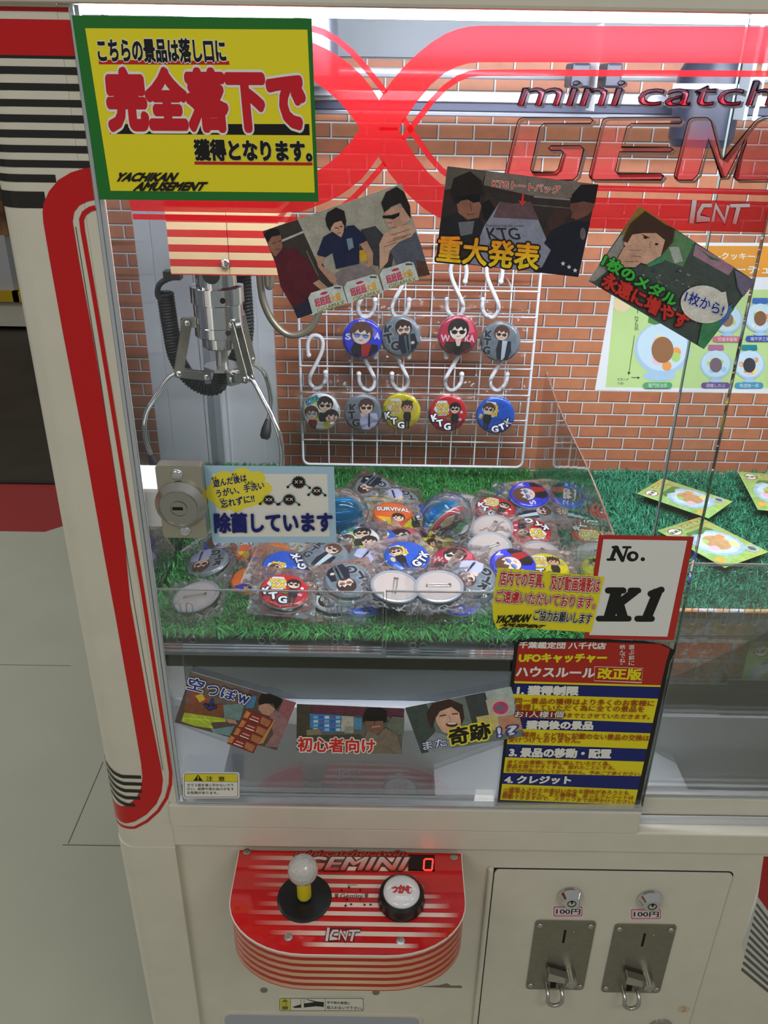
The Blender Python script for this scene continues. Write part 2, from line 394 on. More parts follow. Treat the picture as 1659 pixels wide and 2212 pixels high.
# ================================================================ CRANE MACHINE: THE CABINET
XL, XM, XR = -.335, .297, .95          # left inner wall, divider in the middle, right end
YF, YB, YD = .78, 1.56, .93           # glass front, brick back, front of the prize deck
ZD = .80                              # prize deck
mc = thing('crane_machine', 'white twin claw crane game cabinet with red curved stripes on its corner post', 'crane game', (XM, 1.15, 0))
RED, BLK = (198, 22, 24), (40, 37, 34)
# corner post with a rounded outer edge; art is measured on its flat front and wrapped round the corner
PF, PR_ = .772, .03
prof = [(-.2685, PF + .06), (-.2685, PF), (-.32, PF)] + [(-.32 - PR_ * math.sin(R(a)), PF + PR_ - PR_ * math.cos(R(a))) for a in range(9, 91, 9)] + [(-.35, .86), (-.318, .86)]
m_ = MB(); m_.prism(prof, (0, 0, .02), (1, 0, 0), (0, 1, 0), (0, 0, 1.62)); post = m_.build('corner_post', CREAM, mc)
def postwrap(a, b, c):
    c += .0002 * max(0, min(1, (-.318 - a) / .006))
    if a >= -.32: return Vector((a, PF - c, b))
    th = (-.32 - a) / PR_
    if th <= math.pi / 2: return Vector((-.32 - (PR_ + c) * math.sin(th), PF + PR_ - (PR_ + c) * math.cos(th), b))
    return Vector((-.35 - c, PF + PR_ + (-.32 - a - PR_ * math.pi / 2), b))
PP = Plane((0, PF, 0), (1, 0, 0), (0, 0, 1))
A = Art(lambda a, b: (a, b))
XO = -.40
zp = lambda y: PP.px(100, y)[1]
for y0, y1, c, xr in ((15, 25, RED, -.2687), (42, 120, RED, -.2687), (120, 127, BLK, -.2687), (144, 161, BLK, -.2687), (180, 196, BLK, -.2687), (215, 231, BLK, -.2687), (248, 265, BLK, -.2687), (281, 298, BLK, -.2687), (314, 330, BLK, -.2687), (346, 362, BLK, -.2687), (377, 394, BLK, -.29), (414, 450, BLK, -.302)):
    A.rect(XO, zp(y0), -.2588 if xr == -.2687 else xr, zp(y1), c)
cA = PP.crop(0, 300, 2.2125); cB = PP.crop(0, 1100, 1.988)
band = [cA(*p) for p in ((436, 137), (400, 142), (340, 160), (280, 196), (235, 250), (210, 305), (204, 350), (208, 400), (235, 560), (300, 920), (400, 1440), (500, 2000))]
band += [cB(*p) for p in ((500, 480), (560, 820), (606, 1090), (612, 1150), (606, 1195), (585, 1240), (550, 1268), (520, 1280))]
back = [cA(*p) for p in ((462, 292), (420, 298), (380, 318), (355, 350), (348, 395), (380, 590), (440, 920), (530, 1460), (590, 1850))]
back += [cB(*p) for p in ((560, 400), (640, 850), (690, 1100), (700, 1160), (694, 1215), (672, 1265), (630, 1310), (580, 1340), (535, 1352))]
bot = [(-.36, PP.crop(0, 1100, 1.988)(520, 1280)[1] - .0), (-.36, PP.crop(0, 1100, 1.988)(535, 1352)[1])]
cp_ = lambda P: [(min(a, -.2588), b) for a, b in P]
A.poly(cp_(band + [bot[0], bot[1]] + back[::-1]), RED)
A.line(cp_([cA(*p) for p in ((466, 328), (430, 336), (402, 356), (390, 386), (396, 440), (440, 690), (530, 1230), (620, 1790), (685, 2180))] + [cB(*p) for p in ((660, 660), (715, 1010), (733, 1130), (732, 1180), (715, 1240), (680, 1295), (630, 1340), (580, 1366))] + [(-.345, cB(540, 1372)[1]), (-.37, cB(530, 1374)[1])]), .0042, RED, round_=False)
for k in range(5):
    z = cB(600, 1150 + 30 * k)[1]; xe = cB((606, 606, 600, 588, 560)[k], 1150)[0]
    A.line([(-.37, z + .012), (-.345, z + .010), (-.333, z + .004), (-.322, z + .0006), (xe, z)], .0056, BLK, round_=False)
me = A.mesh('stripe_decal', None, warp=postwrap, sub=.004); me.transform(wmat(mc).inverted()); put('stripe_decal', me, PAINTP, mc, True)
m_ = MB()                                                            # hairline seams of the post's outer skin
sm = [PP.crop(0, 300, 2.2125)(x, y) for x, y in ((362, 420), (470, 1080), (636, 2190))]
m_.tube([(a, PF - .0002, b) for a, b in sm] + [(cB(700, 1120)[0], PF - .0002, cB(700, 1120)[1])], .00035, 5)
m_.build('post_seam', mat('seam_grey', (70, 68, 62), .6), mc)
m_ = MB(); zc = cB(640, 1450)[1]
m_.prism([(-.2687, PF - .0012), (-.32, PF - .0012)] + [(-.32 - (PR_ + .0012) * math.sin(R(a)), PF + PR_ - (PR_ + .0012) * math.cos(R(a))) for a in range(9, 91, 9)] + [(-.3512, .9), (-.2687, .9)], (0, 0, .02), (1, 0, 0), (0, 1, 0), (0, 0, zc - .02))
m_.build('post_foot', CREAM, mc)
# header, roof, back and inner faces
m_ = MB(); m_.box(-.35, XR, .762, .808, 1.5575, 1.75); m_.build('header_beam', CREAM, mc, bevel=.003)
m_ = MB(); m_.box(-.32, XR, .8085, 1.62, 1.72, 1.75); m_.build('roof_panel', WHITE, mc)
BR = bpy.data.materials.new('brick_wallpaper'); BR.use_nodes = True
def bricks(M, w_, h_, mort, c1, c2, cm, dark, off=(0, 0, 0), rough=.42):
    tc = nd(M, 'ShaderNodeTexCoord'); mp = nd(M, 'ShaderNodeMapping'); mp.inputs['Rotation'].default_value = (R(-90), 0, 0); mp.inputs['Location'].default_value = off
    lk(M, tc.outputs['Object'], mp.inputs['Vector'])
    def bt(vec, ms):
        n = nd(M, 'ShaderNodeTexBrick'); n.offset = .5; n.inputs['Scale'].default_value = 1; n.inputs['Brick Width'].default_value = w_; n.inputs['Row Height'].default_value = h_
        n.inputs['Mortar Size'].default_value = ms; n.inputs['Mortar Smooth'].default_value = .1; n.inputs['Bias'].default_value = 0
        n.inputs['Color1'].default_value = lin(c1); n.inputs['Color2'].default_value = lin(c2); n.inputs['Mortar'].default_value = lin(cm); lk(M, vec, n.inputs['Vector']); return n
    a = bt(mp.outputs[0], mort); sh = nd(M, 'ShaderNodeVectorMath', operation='ADD'); sh.inputs[1].default_value = (dark * .9, -dark * .9, 0); lk(M, mp.outputs[0], sh.inputs[0])
    b = bt(sh.outputs[0], mort); no = nd(M, 'ShaderNodeTexNoise'); no.inputs['Scale'].default_value = 55; no.inputs['Detail'].default_value = 5; lk(M, mp.outputs[0], no.inputs['Vector'])
    nr = nd(M, 'ShaderNodeMapRange'); nr.inputs[3].default_value = .78; nr.inputs[4].default_value = 1.2; lk(M, no.outputs['Fac'], nr.inputs[0])
    mu = nd(M, 'ShaderNodeMixRGB', blend_type='MULTIPLY'); mu.inputs[0].default_value = 1; lk(M, a.outputs['Color'], mu.inputs[1]); lk(M, nr.outputs[0], mu.inputs[2])
    lt = nd(M, 'ShaderNodeMath', operation='SUBTRACT', use_clamp=True); lk(M, b.outputs['Fac'], lt.inputs[0]); lk(M, a.outputs['Fac'], lt.inputs[1])
    dk = nd(M, 'ShaderNodeMixRGB'); dk.inputs[2].default_value = lin((62, 34, 26)); lk(M, lt.outputs[0], dk.inputs[0]); lk(M, mu.outputs[0], dk.inputs[1])
    fin = nd(M, 'ShaderNodeMixRGB'); fin.inputs[2].default_value = lin(cm); lk(M, a.outputs['Fac'], fin.inputs[0]); lk(M, dk.outputs[0], fin.inputs[1])
    lk(M, fin.outputs[0], bs(M).inputs['Base Color']); bs(M).inputs['Roughness'].default_value = rough; return fin
bricks(BR, .0612, .0247, .0013, (178, 104, 70), (192, 122, 84), (214, 210, 208), .0016, (0, .008, 0))
m_ = MB(); m_.box(-.2135, XR, YB, YB + .01, .78, 1.545); m_.build('brick_wallpaper', BR, mc)
m_ = MB(); m_.box(-.35, XR, YB + .0105, YB + .03, .4, 1.74); m_.build('back_panel', GREYP, mc)
m_ = MB(); m_.box(-.333, -.2137, YB - .012, YB + .01, .78, 1.72); m_.box(-.312, -.309, YB - .0135, YB - .012, .78, 1.72); m_.box(-.243, -.2425, YB - .0128, YB - .012, .78, 1.72); m_.build('corner_panel', WHITE, mc)
m_ = MB(); m_.box(-.3349, -.322, YB - .028, YB - .013, .8, 1.72); m_.build('corner_strip', ALU, mc)
m_ = MB(); m_.box(-.20, XR, YB - .006, YB - .001, 1.548, 1.72); m_.build('upper_back_panel', GREYP, mc)
m_ = MB(); m_.box(XL - .006, XL, .865, YB, .72, 1.72); m_.build('side_glass', MIRR, mc)
# light tube under the header
m_ = MB(); m_.lathe([(.012, 0), (.012, 1.22)], (-.29, .824, 1.566), (1, 0, 0), 14); m_.build('light_tube', emit('lit_tube', (236, 240, 255), TUBE), mc)
m_ = MB(); m_.box(-.31, -.29, .81, .842, 1.548, 1.585); m_.box(.93, .95, .81, .842, 1.548, 1.585); m_.box(-.31, .95, .81, .86, 1.58, 1.59); m_.build('tube_holder', WHITE, mc)
FILLGLOW = emit('added_fill_glow', (240, 244, 255), 34)  # unseen glowing panels added under the roof to brighten bricks and pile
for x0, x1 in ((-.24, .22), (.37, .85)):
    m_ = MB(); m_.box(x0, x1, .99, 1.04, 1.712, 1.7195); m_.build('added_fill_panel', FILLGLOW, mc)
# prize decks, chute
m_ = MB(); m_.box(XL, XM - .004, YD, YB, ZD - .02, ZD); m_.box(XM + .004, XR, YD, YB, ZD - .02, ZD); m_.build('prize_deck', DARKG, mc)
m_ = MB(); m_.box(XL + .06, XM - .004, YD, YD + .008, .726, ZD - .001); m_.build('chute_back_panel', DARKG, mc)
m_ = MB(); m_.box(XL, XL + .059, YD, YD + .008, .726, ZD - .001); m_.build('chute_corner_panel', WHITE, mc)
CHW = speckle(mat('chute_white', (228, 230, 235), .35), .03, 14)
m_ = MB(); m_.box(XL, XR, .912, YD + .008, .716, .725); m_.box(XL, XR, .912, .92, .42, .716); m_.box(XL, XR, .79, .92, .40, .42); m_.box(XL, XR, .79, .7925, .42, .655); m_.build('chute_bin', CHW, mc)
for s_, x0, x1 in ((0, XL, -.205), (1, .06, XM), (2, .535, XM)):
    zt = .715 if s_ == 0 else .70
    m_ = MB()
    if s_ == 0: m_.prism([(XL, zt), (-.216, .656), (-.216, .45), (XL, .45)], (0, .811, 0), (1, 0, 0), (0, 0, 1), (0, .1, 0))
    elif s_ == 1: m_.prism([(XM, .726), (.079, .613), (.079, .45), (XM, .45)], (0, .811, 0), (1, 0, 0), (0, 0, 1), (0, .1, 0))
    else: m_.prism([(XM, .72), (.43, .635), (.50, .50), (.50, .45), (XM, .45)], (0, .811, 0), (1, 0, 0), (0, 0, 1), (0, .1, 0))
    m_.build('chute_slope', WHITE, mc)
m_ = MB(); m_.prism([(.80, .64), (1.02, .70), (1.02, .73), (.80, .672)], (XL + .0008, 0, 0), (0, 1, 0), (0, 0, 1), (-.0006, 0, 0)); m_.build('side_red_stripe', mat('dull_red_stripe', (150, 52, 44), .4), mc)
m_ = MB(); m_.box(XM + .004, XR, .905, .9118, .668, .7245); m_.build('ledge_face', WHITE, mc)
# back of the other half's chute, with printed stone bricks
ST = bpy.data.materials.new('stone_brick_print'); ST.use_nodes = True
fin = bricks(ST, .086, .0335, .0035, (236, 120, 84), (250, 206, 136), (232, 226, 224), .001, (.03, .0, 0), .5)
for lnk in list(ST.node_tree.links):
    if lnk.to_socket == bs(ST).inputs['Base Color']: ST.node_tree.links.remove(lnk)
tc = nd(ST, 'ShaderNodeTexCoord'); n1 = nd(ST, 'ShaderNodeTexNoise'); n1.inputs['Scale'].default_value = 24; n1.inputs['Detail'].default_value = 8; n1.inputs['Roughness'].default_value = .7; lk(ST, tc.outputs['Object'], n1.inputs['Vector'])
rp = nd(ST, 'ShaderNodeValToRGB'); rp.color_ramp.elements[0].position = .50; rp.color_ramp.elements[1].position = .57; lk(ST, n1.outputs['Fac'], rp.inputs['Fac'])
mx = nd(ST, 'ShaderNodeMixRGB'); mx.inputs[2].default_value = lin((244, 242, 246)); lk(ST, rp.outputs['Color'], mx.inputs[0]); lk(ST, fin.outputs[0], mx.inputs[1])
n2 = nd(ST, 'ShaderNodeTexNoise'); n2.inputs['Scale'].default_value = 160; n2.inputs['Detail'].default_value = 6; lk(ST, tc.outputs['Object'], n2.inputs['Vector'])
m2 = nd(ST, 'ShaderNodeMixRGB', blend_type='MULTIPLY'); m2.inputs[0].default_value = .8; r2 = nd(ST, 'ShaderNodeMapRange'); r2.inputs[1].default_value = .3; r2.inputs[2].default_value = .7; r2.inputs[3].default_value = .55; r2.inputs[4].default_value = 1.35
lk(ST, n2.outputs['Fac'], r2.inputs[0]); lk(ST, mx.outputs[0], m2.inputs[1]); lk(ST, r2.outputs[0], m2.inputs[2]); lk(ST, m2.outputs[0], bs(ST).inputs['Base Color'])
m_ = MB(); m_.box(XM + .005, XR, YD - .001, YD + .008, .725, ZD + .084); m_.build('stone_brick_print', ST, mc)
# lower front: flange under the glass, front panel, door gap, prize opening
m_ = MB(); m_.box(-.2685, XR, .770, .83, .610, .6462); m_.build('front_flange', CREAM, mc, bevel=.0025)
m_ = MB(); m_.box(-.2685, XR, YF, .82, .02, .6098); m_.build('front_panel', CREAM, mc)
m_ = MB(); m_.box(-.268, XR, .786, .79, .6464, .656); m_.box(-.268, XR, .812, .816, .6464, .656); m_.build('sliding_track', ALU, mc)
rr = lambda x0, y0, x1, y1, r, k=6: [(cx + r * math.cos(R(a + 90 / k * i)), cy + r * math.sin(R(a + 90 / k * i))) for cx, cy, a in ((x1 - r, y1 - r, 0), (x0 + r, y1 - r, 90), (x0 + r, y0 + r, 180), (x1 - r, y0 + r, 270)) for i in range(k + 1)]
m_ = MB(); m_.prism(rr(-.237, .03, .071, .2425, .014), (0, YF, 0), (1, 0, 0), (0, 0, 1), (0, -.002, 0)); m_.build('prize_door_rim', CREAM, mc, bevel=.001)
m_ = MB(); m_.prism(rr(-.232, .035, .066, .2375, .012), (0, YF - .0021, 0), (1, 0, 0), (0, 0, 1), (0, -.001, 0)); m_.build('prize_door', mat('smoky_flap', (168, 172, 184), .25), mc)
for x, y in ((570, 2138), (812, 2143)):
    p = onY(x, y, YF); m_ = MB(); m_.lathe([(.0052, 0), (.0052, .0014), (.0042, .0022)], p, (0, -1, 0), 20, cap1=True); m_.build('plug', speckle(mat('grey_plug', (120, 116, 104), .5), .1, 300), mc)
p = onY(925, 2135, YF)
m_ = MB(); m_.prism([onY(x, y, YF).xz for x, y in ((905, 2131), (950, 2128), (965, 2124), (975, 2129), (997, 2129), (998, 2134), (950, 2133))], (0, YF, 0), (1, 0, 0), (0, 0, 1), (0, -.0003, 0)); m_.build('paint_chip', mat('bare_metal', (128, 112, 92), .5), mc)
PFP = Plane((0, YF - .0002, 0), (1, 0, 0), (0, 0, 1))
def d_k2(A):
    A.poly([(1659, 1850), (1690, 1850), (1690, 2150), (1620, 2100), (1603, 2040), (1637, 1935)], (196, 196, 190)).poly([(1650, 1850), (1690, 1850), (1690, 2010), (1637, 1937)], (170, 24, 28))
    for k in range(11):
        y = 1950 + k * 14; x = 1635 - k * 3.2; A.poly([(x, y), (x - 2, y + 6), (1690, y + 80), (1690, y + 72)], (92, 92, 88))
sheet('stripe_decal', None, None, PFP, [(1655, 1850), (1690, 1850), (1690, 2150), (1603, 2042)], d_k2, parent=mc, material=PAINTP, thick=.0002)

# ---------------------------------------------------------------- sliding glass fronts
PL = Plane((0, .7765, 0), (1, 0, 0), (0, 0, 1)); G = PL.px
gd = thing('sliding_glass_door', 'left sliding glass door with red curved emblem and large red lettering', 'glass door', (.03, .782, .648))
m_ = MB(); m_.box(-.256, .3365, .7770, .7822, .686, 1.5570); m_.build('pane', GLASS, gd)
m_ = MB(); m_.box(.3366, .3376, .7770, .7822, .686, 1.5570); m_.build('pane_edge', GEDGE, gd)
m_ = MB(); m_.box(-.2684, .3340, .767, .7855, .648, .6855); m_.build('bottom_rail', CREAM, gd, bevel=.0015)
m_ = MB(); m_.box(-.2545, .3340, .7685, .7768, .6858, .6885); m_.box(-.2545, .3340, .7685, .7768, .6893, .6916); m_.build('sill_strip', ALU, gd)
m_ = MB(); m_.box(-.2683, -.2588, .7722, .7875, .686, 1.5572); m_.build('side_rail', CREAM, gd)
m_ = MB(); m_.box(-.2584, -.2553, .7720, .776, .686, 1.5572); m_.box(-.2548, -.2510, .7735, .7768, .686, 1.5572); m_.build('side_strip', ALU, gd)
Ax = Art(lambda a, b: (a, b)); cE = PL.crop(660, 20, 3.318); RF = (252, 46, 54, .93); cc = (cE(530, 865)[0], 1.4704)
hf = lambda P: [(2 * cc[0] - a, b) for a, b in P]; vf = lambda P: [(a, 2 * cc[1] - b) for a, b in P]
def clip(P): return [(max(-.254, min(.336, a)), b) for a, b in P]
outer = [cE(*p) for p in ((3600, 128), (1659, 118), (1250, 118), (1180, 123), (1090, 142), (1000, 176), (900, 238), (800, 320), (700, 418), (610, 525), (530, 645), (530, 868))]
inner = [cE(*p) for p in ((3600, 390), (1659, 380), (1250, 380), (1170, 387), (1080, 413), (1000, 455), (900, 540), (800, 660), (740, 745), (660, 868))]
arm = outer + inner[::-1]
for P in (arm, vf(arm)): Ax.poly(clip(P), RF)
outl = [cE(*p) for p in ((-1400, 150), (-260, 168), (-60, 192), (60, 243), (150, 285), (230, 330), (310, 390), (400, 470), (470, 560), (530, 655))] + [(cc[0], cc[1])]
inl = [cE(*p) for p in ((-1400, 388), (-220, 404), (-60, 444), (65, 520), (150, 580), (250, 670), (330, 765), (390, 855))] + [(cE(395, 868)[0], cc[1])]
arml = outl + inl[::-1]
for P in (arml, vf(arml)): Ax.poly(clip(P), RF)
thin_in = [cE(*p) for p in ((3600, 465), (1659, 455), (1250, 455), (1170, 465), (1090, 498), (1000, 560), (900, 665), (820, 770), (742, 870), (700, 930))]
thin_out = [cE(*p) for p in ((-1400, 102), (-100, 118), (45, 138), (130, 165), (230, 222), (330, 306), (430, 418), (520, 530), (575, 600))]
for P in (thin_in, vf(thin_in), thin_out, vf(thin_out)): Ax.line(clip(P), .0047, RF, round_=False)
me = Ax.mesh('red_emblem'); me.transform(wmat(gd).inverted() @ PL.mat()); put('red_emblem', me, FILM, gd, True)
cL = PL.crop(830, 0, 2.001); Al = Art(cL)
letters = [[(522, 748), (575, 530), (582, 516), (600, 508), (890, 508), (902, 521), (890, 534), (690, 534), (672, 550), (632, 730), (640, 745), (735, 745), (752, 730), (772, 660), (765, 650), (722, 650), (710, 641), (720, 630), (848, 630), (862, 645), (835, 760), (815, 778), (540, 778), (525, 768)],
           [(885, 755), (940, 530), (948, 516), (965, 508), (1275, 508), (1287, 521), (1275, 534), (1066, 534), (1048, 550), (1024, 636), (1235, 636), (1247, 646), (1235, 656), (1016, 656), (998, 738), (1008, 750), (1195, 750), (1206, 762), (1195, 777), (905, 777), (889, 769)],
           [(1252, 760), (1310, 530), (1318, 516), (1336, 508), (1396, 508), (1412, 524), (1453, 682), (1466, 688), (1605, 520), (1635, 505), (1679, 503), (1679, 778), (1525, 778), (1510, 764), (1558, 602), (1478, 765), (1456, 766), (1400, 600), (1357, 752), (1332, 778), (1270, 778), (1256, 770)]]
for L in letters: Al.line([(x + 9, y + 8) for x, y in L + [L[0]]], 11, (128, 102, 90, .92))
gc = lambda x, y: (255, 92, 92, max(.06, min(.95, (y - 560) / 170)))
for L in letters:
    ys = [500, 560, 610, 660, 700, 740, 790]
    Al.poly(L, gc)
for L in letters: Al.line(L + [L[0]], 4.4, (46, 28, 26, .97))
g2 = lambda x, y: tuple(a + (b - a) * max(0, min(1, (y - 370) / 75)) for a, b in ((200, 250), (184, 52), (206, 74))) + (.96,)
for s_, x0, x1 in (('mini', 575, 1005), ('catch', 1085, 1668)):
    tl = (x0 + 36, 350)
    vs_, _f = glyphs(s_, 0); gx0, gx1, gy1 = min(v[0] for v in vs_), max(v[0] for v in vs_), max(v[1] for v in vs_); gy0 = min(v[1] for v in vs_)
    tr = lambda x, y: (x0 + (x - gx0) / (gx1 - gx0) * (x1 - x0) + (y - gy0) / (gy1 - gy0) * 36, 456 - (y - gy0) / (gy1 - gy0) * 106)
    lo_ = [[tr(*p) for p in L] for L in outlines(s_)]
    for L in lo_: Al.line([(x + 7, y + 7) for x, y in L] + [(L[0][0] + 7, L[0][1] + 7)], 12, (96, 88, 92, .9), round_=False)
    Al.text(s_, (x0, 456), (x1, 456), tl, g2, .0)
    for L in lo_: Al.line(L + [L[0]], 5, (44, 36, 40, .97), round_=False)
cK = PL.crop(1150, 0, 3.259); kc = (250, 150, 150, .85); ke = (70, 20, 24, .97)
kn = [([(1141, 1408), (1118, 1572)], 34), ([(1262, 1446), (1200, 1446), (1170, 1500), (1166, 1540), (1250, 1545)], 28), ([(1268, 1560), (1290, 1446), (1352, 1556), (1378, 1446)], 24), ([(1392, 1448), (1530, 1446)], 26), ([(1450, 1460), (1420, 1575)], 30)]
Ak = Art(cK)
for e_, c_ in ((9, ke), (0, lambda x, y: (255, 150 + 100 * max(0, min(1, (1575 - y) / 170)), 155 + 100 * max(0, min(1, (1575 - y) / 170)), .9))):
    for P, w_ in kn: Ak.line(P, w_ + e_, c_, round_=False)
me = Ak.mesh('maker_logo'); me.transform(wmat(gd).inverted() @ PL.mat() @ Matrix.Translation((0, 0, .00025))); put('maker_logo', me, LOGOF, gd, True)
me = Al.mesh('emblem_lettering'); me.transform(wmat(gd).inverted() @ PL.mat() @ Matrix.Translation((0, 0, .00025))); put('emblem_lettering', me, LETF, gd, True)
# cylinder lock on the glass
c4 = lambda x, y: onY(310 + x / 3.19, 980 + y / 3.19, .762)
a_, b_, c_, d_ = c4(75, 85), c4(390, 85), c4(443, 580), c4(140, 580)
x0, x1, z0, z1 = (a_.x + d_.x) / 2, (b_.x + c_.x) / 2, (c_.z + d_.z) / 2, (a_.z + b_.z) / 2
m_ = MB(); m_.prism(rr(x0, z0, x1, z1, .003), (0, .7765, 0), (1, 0, 0), (0, 0, 1), (0, -.0145, 0)); lkp = m_.build('lock_case', mat('nickel_plate', (196, 190, 174), .3, .85), gd, bevel=.0008)
xm, zm = c4(262, 352).x, c4(262, 345).z
m_ = MB(); m_.lathe([(.0262, 0), (.0262, .004), (.0205, .0115), (.0205, .0098), (.0185, .0098), (.0185, .0112), (.0088, .0112), (.0088, .0098), (.0078, .0098), (.0078, .0115)], (xm, .762, zm), (0, -1, 0), 40, cap1=True); m_.build('lock_cylinder', SILV, lkp)
m_ = MB(); m_.box(xm - .0065, xm + .004, .7500, .7504, zm - .0016, zm + .0016); m_.build('keyhole', DARK, lkp)
for q in ((232, 147), (287, 530)):
    p = c4(*q); m_ = MB(); m_.lathe([(.0066, 0), (.0062, .0016), (.0044, .0032), (.0, .0038)], (p.x, .762, p.z), (0, -1, 0), 20, soft=True); m_.build('screw', CHROME, lkp)
gr = thing('sliding_glass_door', 'right sliding glass door set behind the left one', 'glass door', (.6, .80, .648))
m_ = MB(); m_.box(.297, XR, .7985, .8035, .686, 1.5570); m_.build('pane', GLASS, gr)
m_ = MB(); m_.box(.2960, .2969, .7985, .8035, .686, 1.5570); m_.build('pane_edge', GEDGE, gr)
m_ = MB(); m_.box(.297, XR, .793, .809, .656, .6850); m_.build('bottom_rail', CREAM, gr, bevel=.0012)
m_ = MB(); m_.box(.30, XR, .7935, .7984, .6853, .6885); m_.box(.30, XR, .7935, .7984, .6893, .6916); m_.build('sill_strip', ALU, gr)

# ================================================================ INSIDE THE MACHINE
# artificial turf: far too many blades to count
def turf(name, label, x0, x1, y0, y1, n, seed, cols):
    rnd = random.Random(seed); V = []; F = []; K = []
    b0 = len(V); V += [(x0, y0, ZD + .001), (x1, y0, ZD + .001), (x1, y1, ZD + .001), (x0, y1, ZD + .001), (x0, y0, ZD + .008), (x1, y0, ZD + .008), (x1, y1, ZD + .008), (x0, y1, ZD + .008)]
    for f in ((3, 2, 1, 0), (4, 5, 6, 7), (0, 1, 5, 4), (1, 2, 6, 5), (2, 3, 7, 6), (3, 0, 4, 7)): F.append(f); K += [lin((16, 52, 30))] * 4
    for _ in range(n):
        tx, ty = rnd.uniform(x0, x1), rnd.uniform(y0, y1); front = ty < y0 + .03
        for k in range(7):
            a = rnd.uniform(0, 6.283); h = rnd.uniform(.016, .030); lean = rnd.uniform(.2, 1.0); wd = rnd.uniform(.0008, .0015)
            if front and rnd.random() < .5: a = rnd.uniform(-2.4, -.7); lean = 1.3
            dx, dy = math.cos(a), math.sin(a); px_, py_ = -dy * wd, dx * wd; bx, by = tx + dx * .002, ty + dy * .002
            m1 = (bx + dx * h * lean * .35, by + dy * h * lean * .35, ZD + .006 + h * .6); tp = (bx + dx * h * lean, by + dy * h * lean, ZD + .006 + h * (1.05 - .35 * lean))
            tp = (max(x0 - .004, min(x1 + .003, tp[0])), min(tp[1], YB - .031), tp[2])
            i = len(V); V += [(bx - px_, by - py_, ZD + .005), (bx + px_, by + py_, ZD + .005), (m1[0] + px_, m1[1] + py_, m1[2]), (m1[0] - px_, m1[1] - py_, m1[2]), tp]
            F += [(i, i + 1, i + 2, i + 3), (i + 3, i + 2, i + 4)]
            c = cols[0 if rnd.random() < .6 else 1]; q = rnd.uniform(.75, 1.25); c = lin(tuple(min(255, z * q) for z in c)); K += [c] * 7
    me = bpy.data.meshes.new(name); me.from_pydata(V, [], F); ca = me.color_attributes.new('Col', 'FLOAT_COLOR', 'CORNER'); ca.data.foreach_set('color', [x for k in K for x in k]); me.update()
    o = put(name, me, TURF); return tag(o, label, 'artificial grass', kind='stuff')
TURF = printed('turf_blades', .5, .3)
turf('artificial_turf', 'bright green artificial grass mat under the pile of badges', XL + .006, XM - .008, YD + .036, YB - .032, 9000, 1, ((64, 150, 70), (40, 112, 56)))
turf('artificial_turf', 'bluish green artificial grass mat on the right hand prize deck', XM + .008, .93, YD + .045, YB - .032, 9000, 2, ((60, 150, 112), (40, 112, 84)))

# acrylic sheets
def slots(m_, x0, x1, Y, z0, z1, holes):
    """front guard of clear acrylic with slotted holes drawn as raised rims"""
    for x, za, zb in holes:
        r = .0042; P = [(x + r * math.cos(R(a)), Y, (zb - r if a < 180 else za + r) + r * math.sin(R(a))) for a in range(0, 360, 20)]
        MB().tube(P, .0006, 5, closed=True).build('slot', ACRED, m_)
gp = thing('acrylic_guard', 'clear acrylic guard plate with slots standing before the badge pile, left one', 'acrylic guard', (-.15, .922, .80))
m_ = MB(); m_.box(-.303, .0, .9200, .9222, .824, .9110); m_.box(-.303, .0, .9080, .9199, .8215, .8238); m_.build('plate', ACRYL, gp)
m_ = MB(); m_.box(-.303, .0, .9199, .9224, .9111, .9130); m_.box(.0002, .0018, .9199, .9224, .824, .9130); m_.box(-.303, .0, .9066, .9079, .8215, .8238); m_.build('polished_edge', ACRED, gp)
slots(gp, 0, 0, .9192, 0, 0, [(x, .845, .892) for x in (-.272, -.256, -.064, -.050)] + [(x, .8285, .8375) for x in (-.274, -.256, -.163, -.147, -.064, -.048)])
gp2 = thing('acrylic_guard', 'clear acrylic guard plate with slots behind the yellow no-photography sticker', 'acrylic guard', (.14, .928, .80))
m_ = MB(); m_.box(.006, .290, .9240, .9262, .818, .9110); m_.box(.006, .290, .9100, .9239, .8155, .8178); m_.build('plate', ACRYL, gp2)
m_ = MB(); m_.box(.004, .290, .9239, .9264, .9111, .9132); m_.box(.0042, .0058, .9239, .9264, .818, .913); m_.box(.006, .290, .9086, .9099, .8155, .8178); m_.build('polished_edge', ACRED, gp2)
slots(gp2, 0, 0, .9232, 0, 0, [(x, .842, .892) for x in (.042, .055, .15, .165)] + [(x, .822, .831) for x in (.042, .056, .15, .166)])
gp3 = thing('acrylic_guard', 'tall slotted clear acrylic guard plate in front of the right hand grass', 'acrylic guard', (.6, .92, .80))
m_ = MB(); m_.box(.304, .93, .9180, .9202, .852, .962); m_.build('plate', ACRYL, gp3)
m_ = MB(); m_.box(.304, .93, .9178, .9206, .9621, .9655); m_.box(.304, .93, .9178, .9204, .8505, .852); m_.build('polished_edge', ACRED, gp3)
slots(gp3, 0, 0, .9172, 0, 0, [(.330 + .0205 * i, .872, .955) for i in range(29)])
dv = thing('acrylic_divider', 'clear acrylic divider sheet standing between the left and right prize decks', 'divider', (XM, 1.2, ZD))
N = 14; top = lambda t: .985 + .053 * t ** .8 if t < .97 else .985 + .053 - .12 * (t - .97) / .03 * 0
bow = lambda t, z: XM + .003 * math.sin(t * 6.5) * (z - ZD) / .2
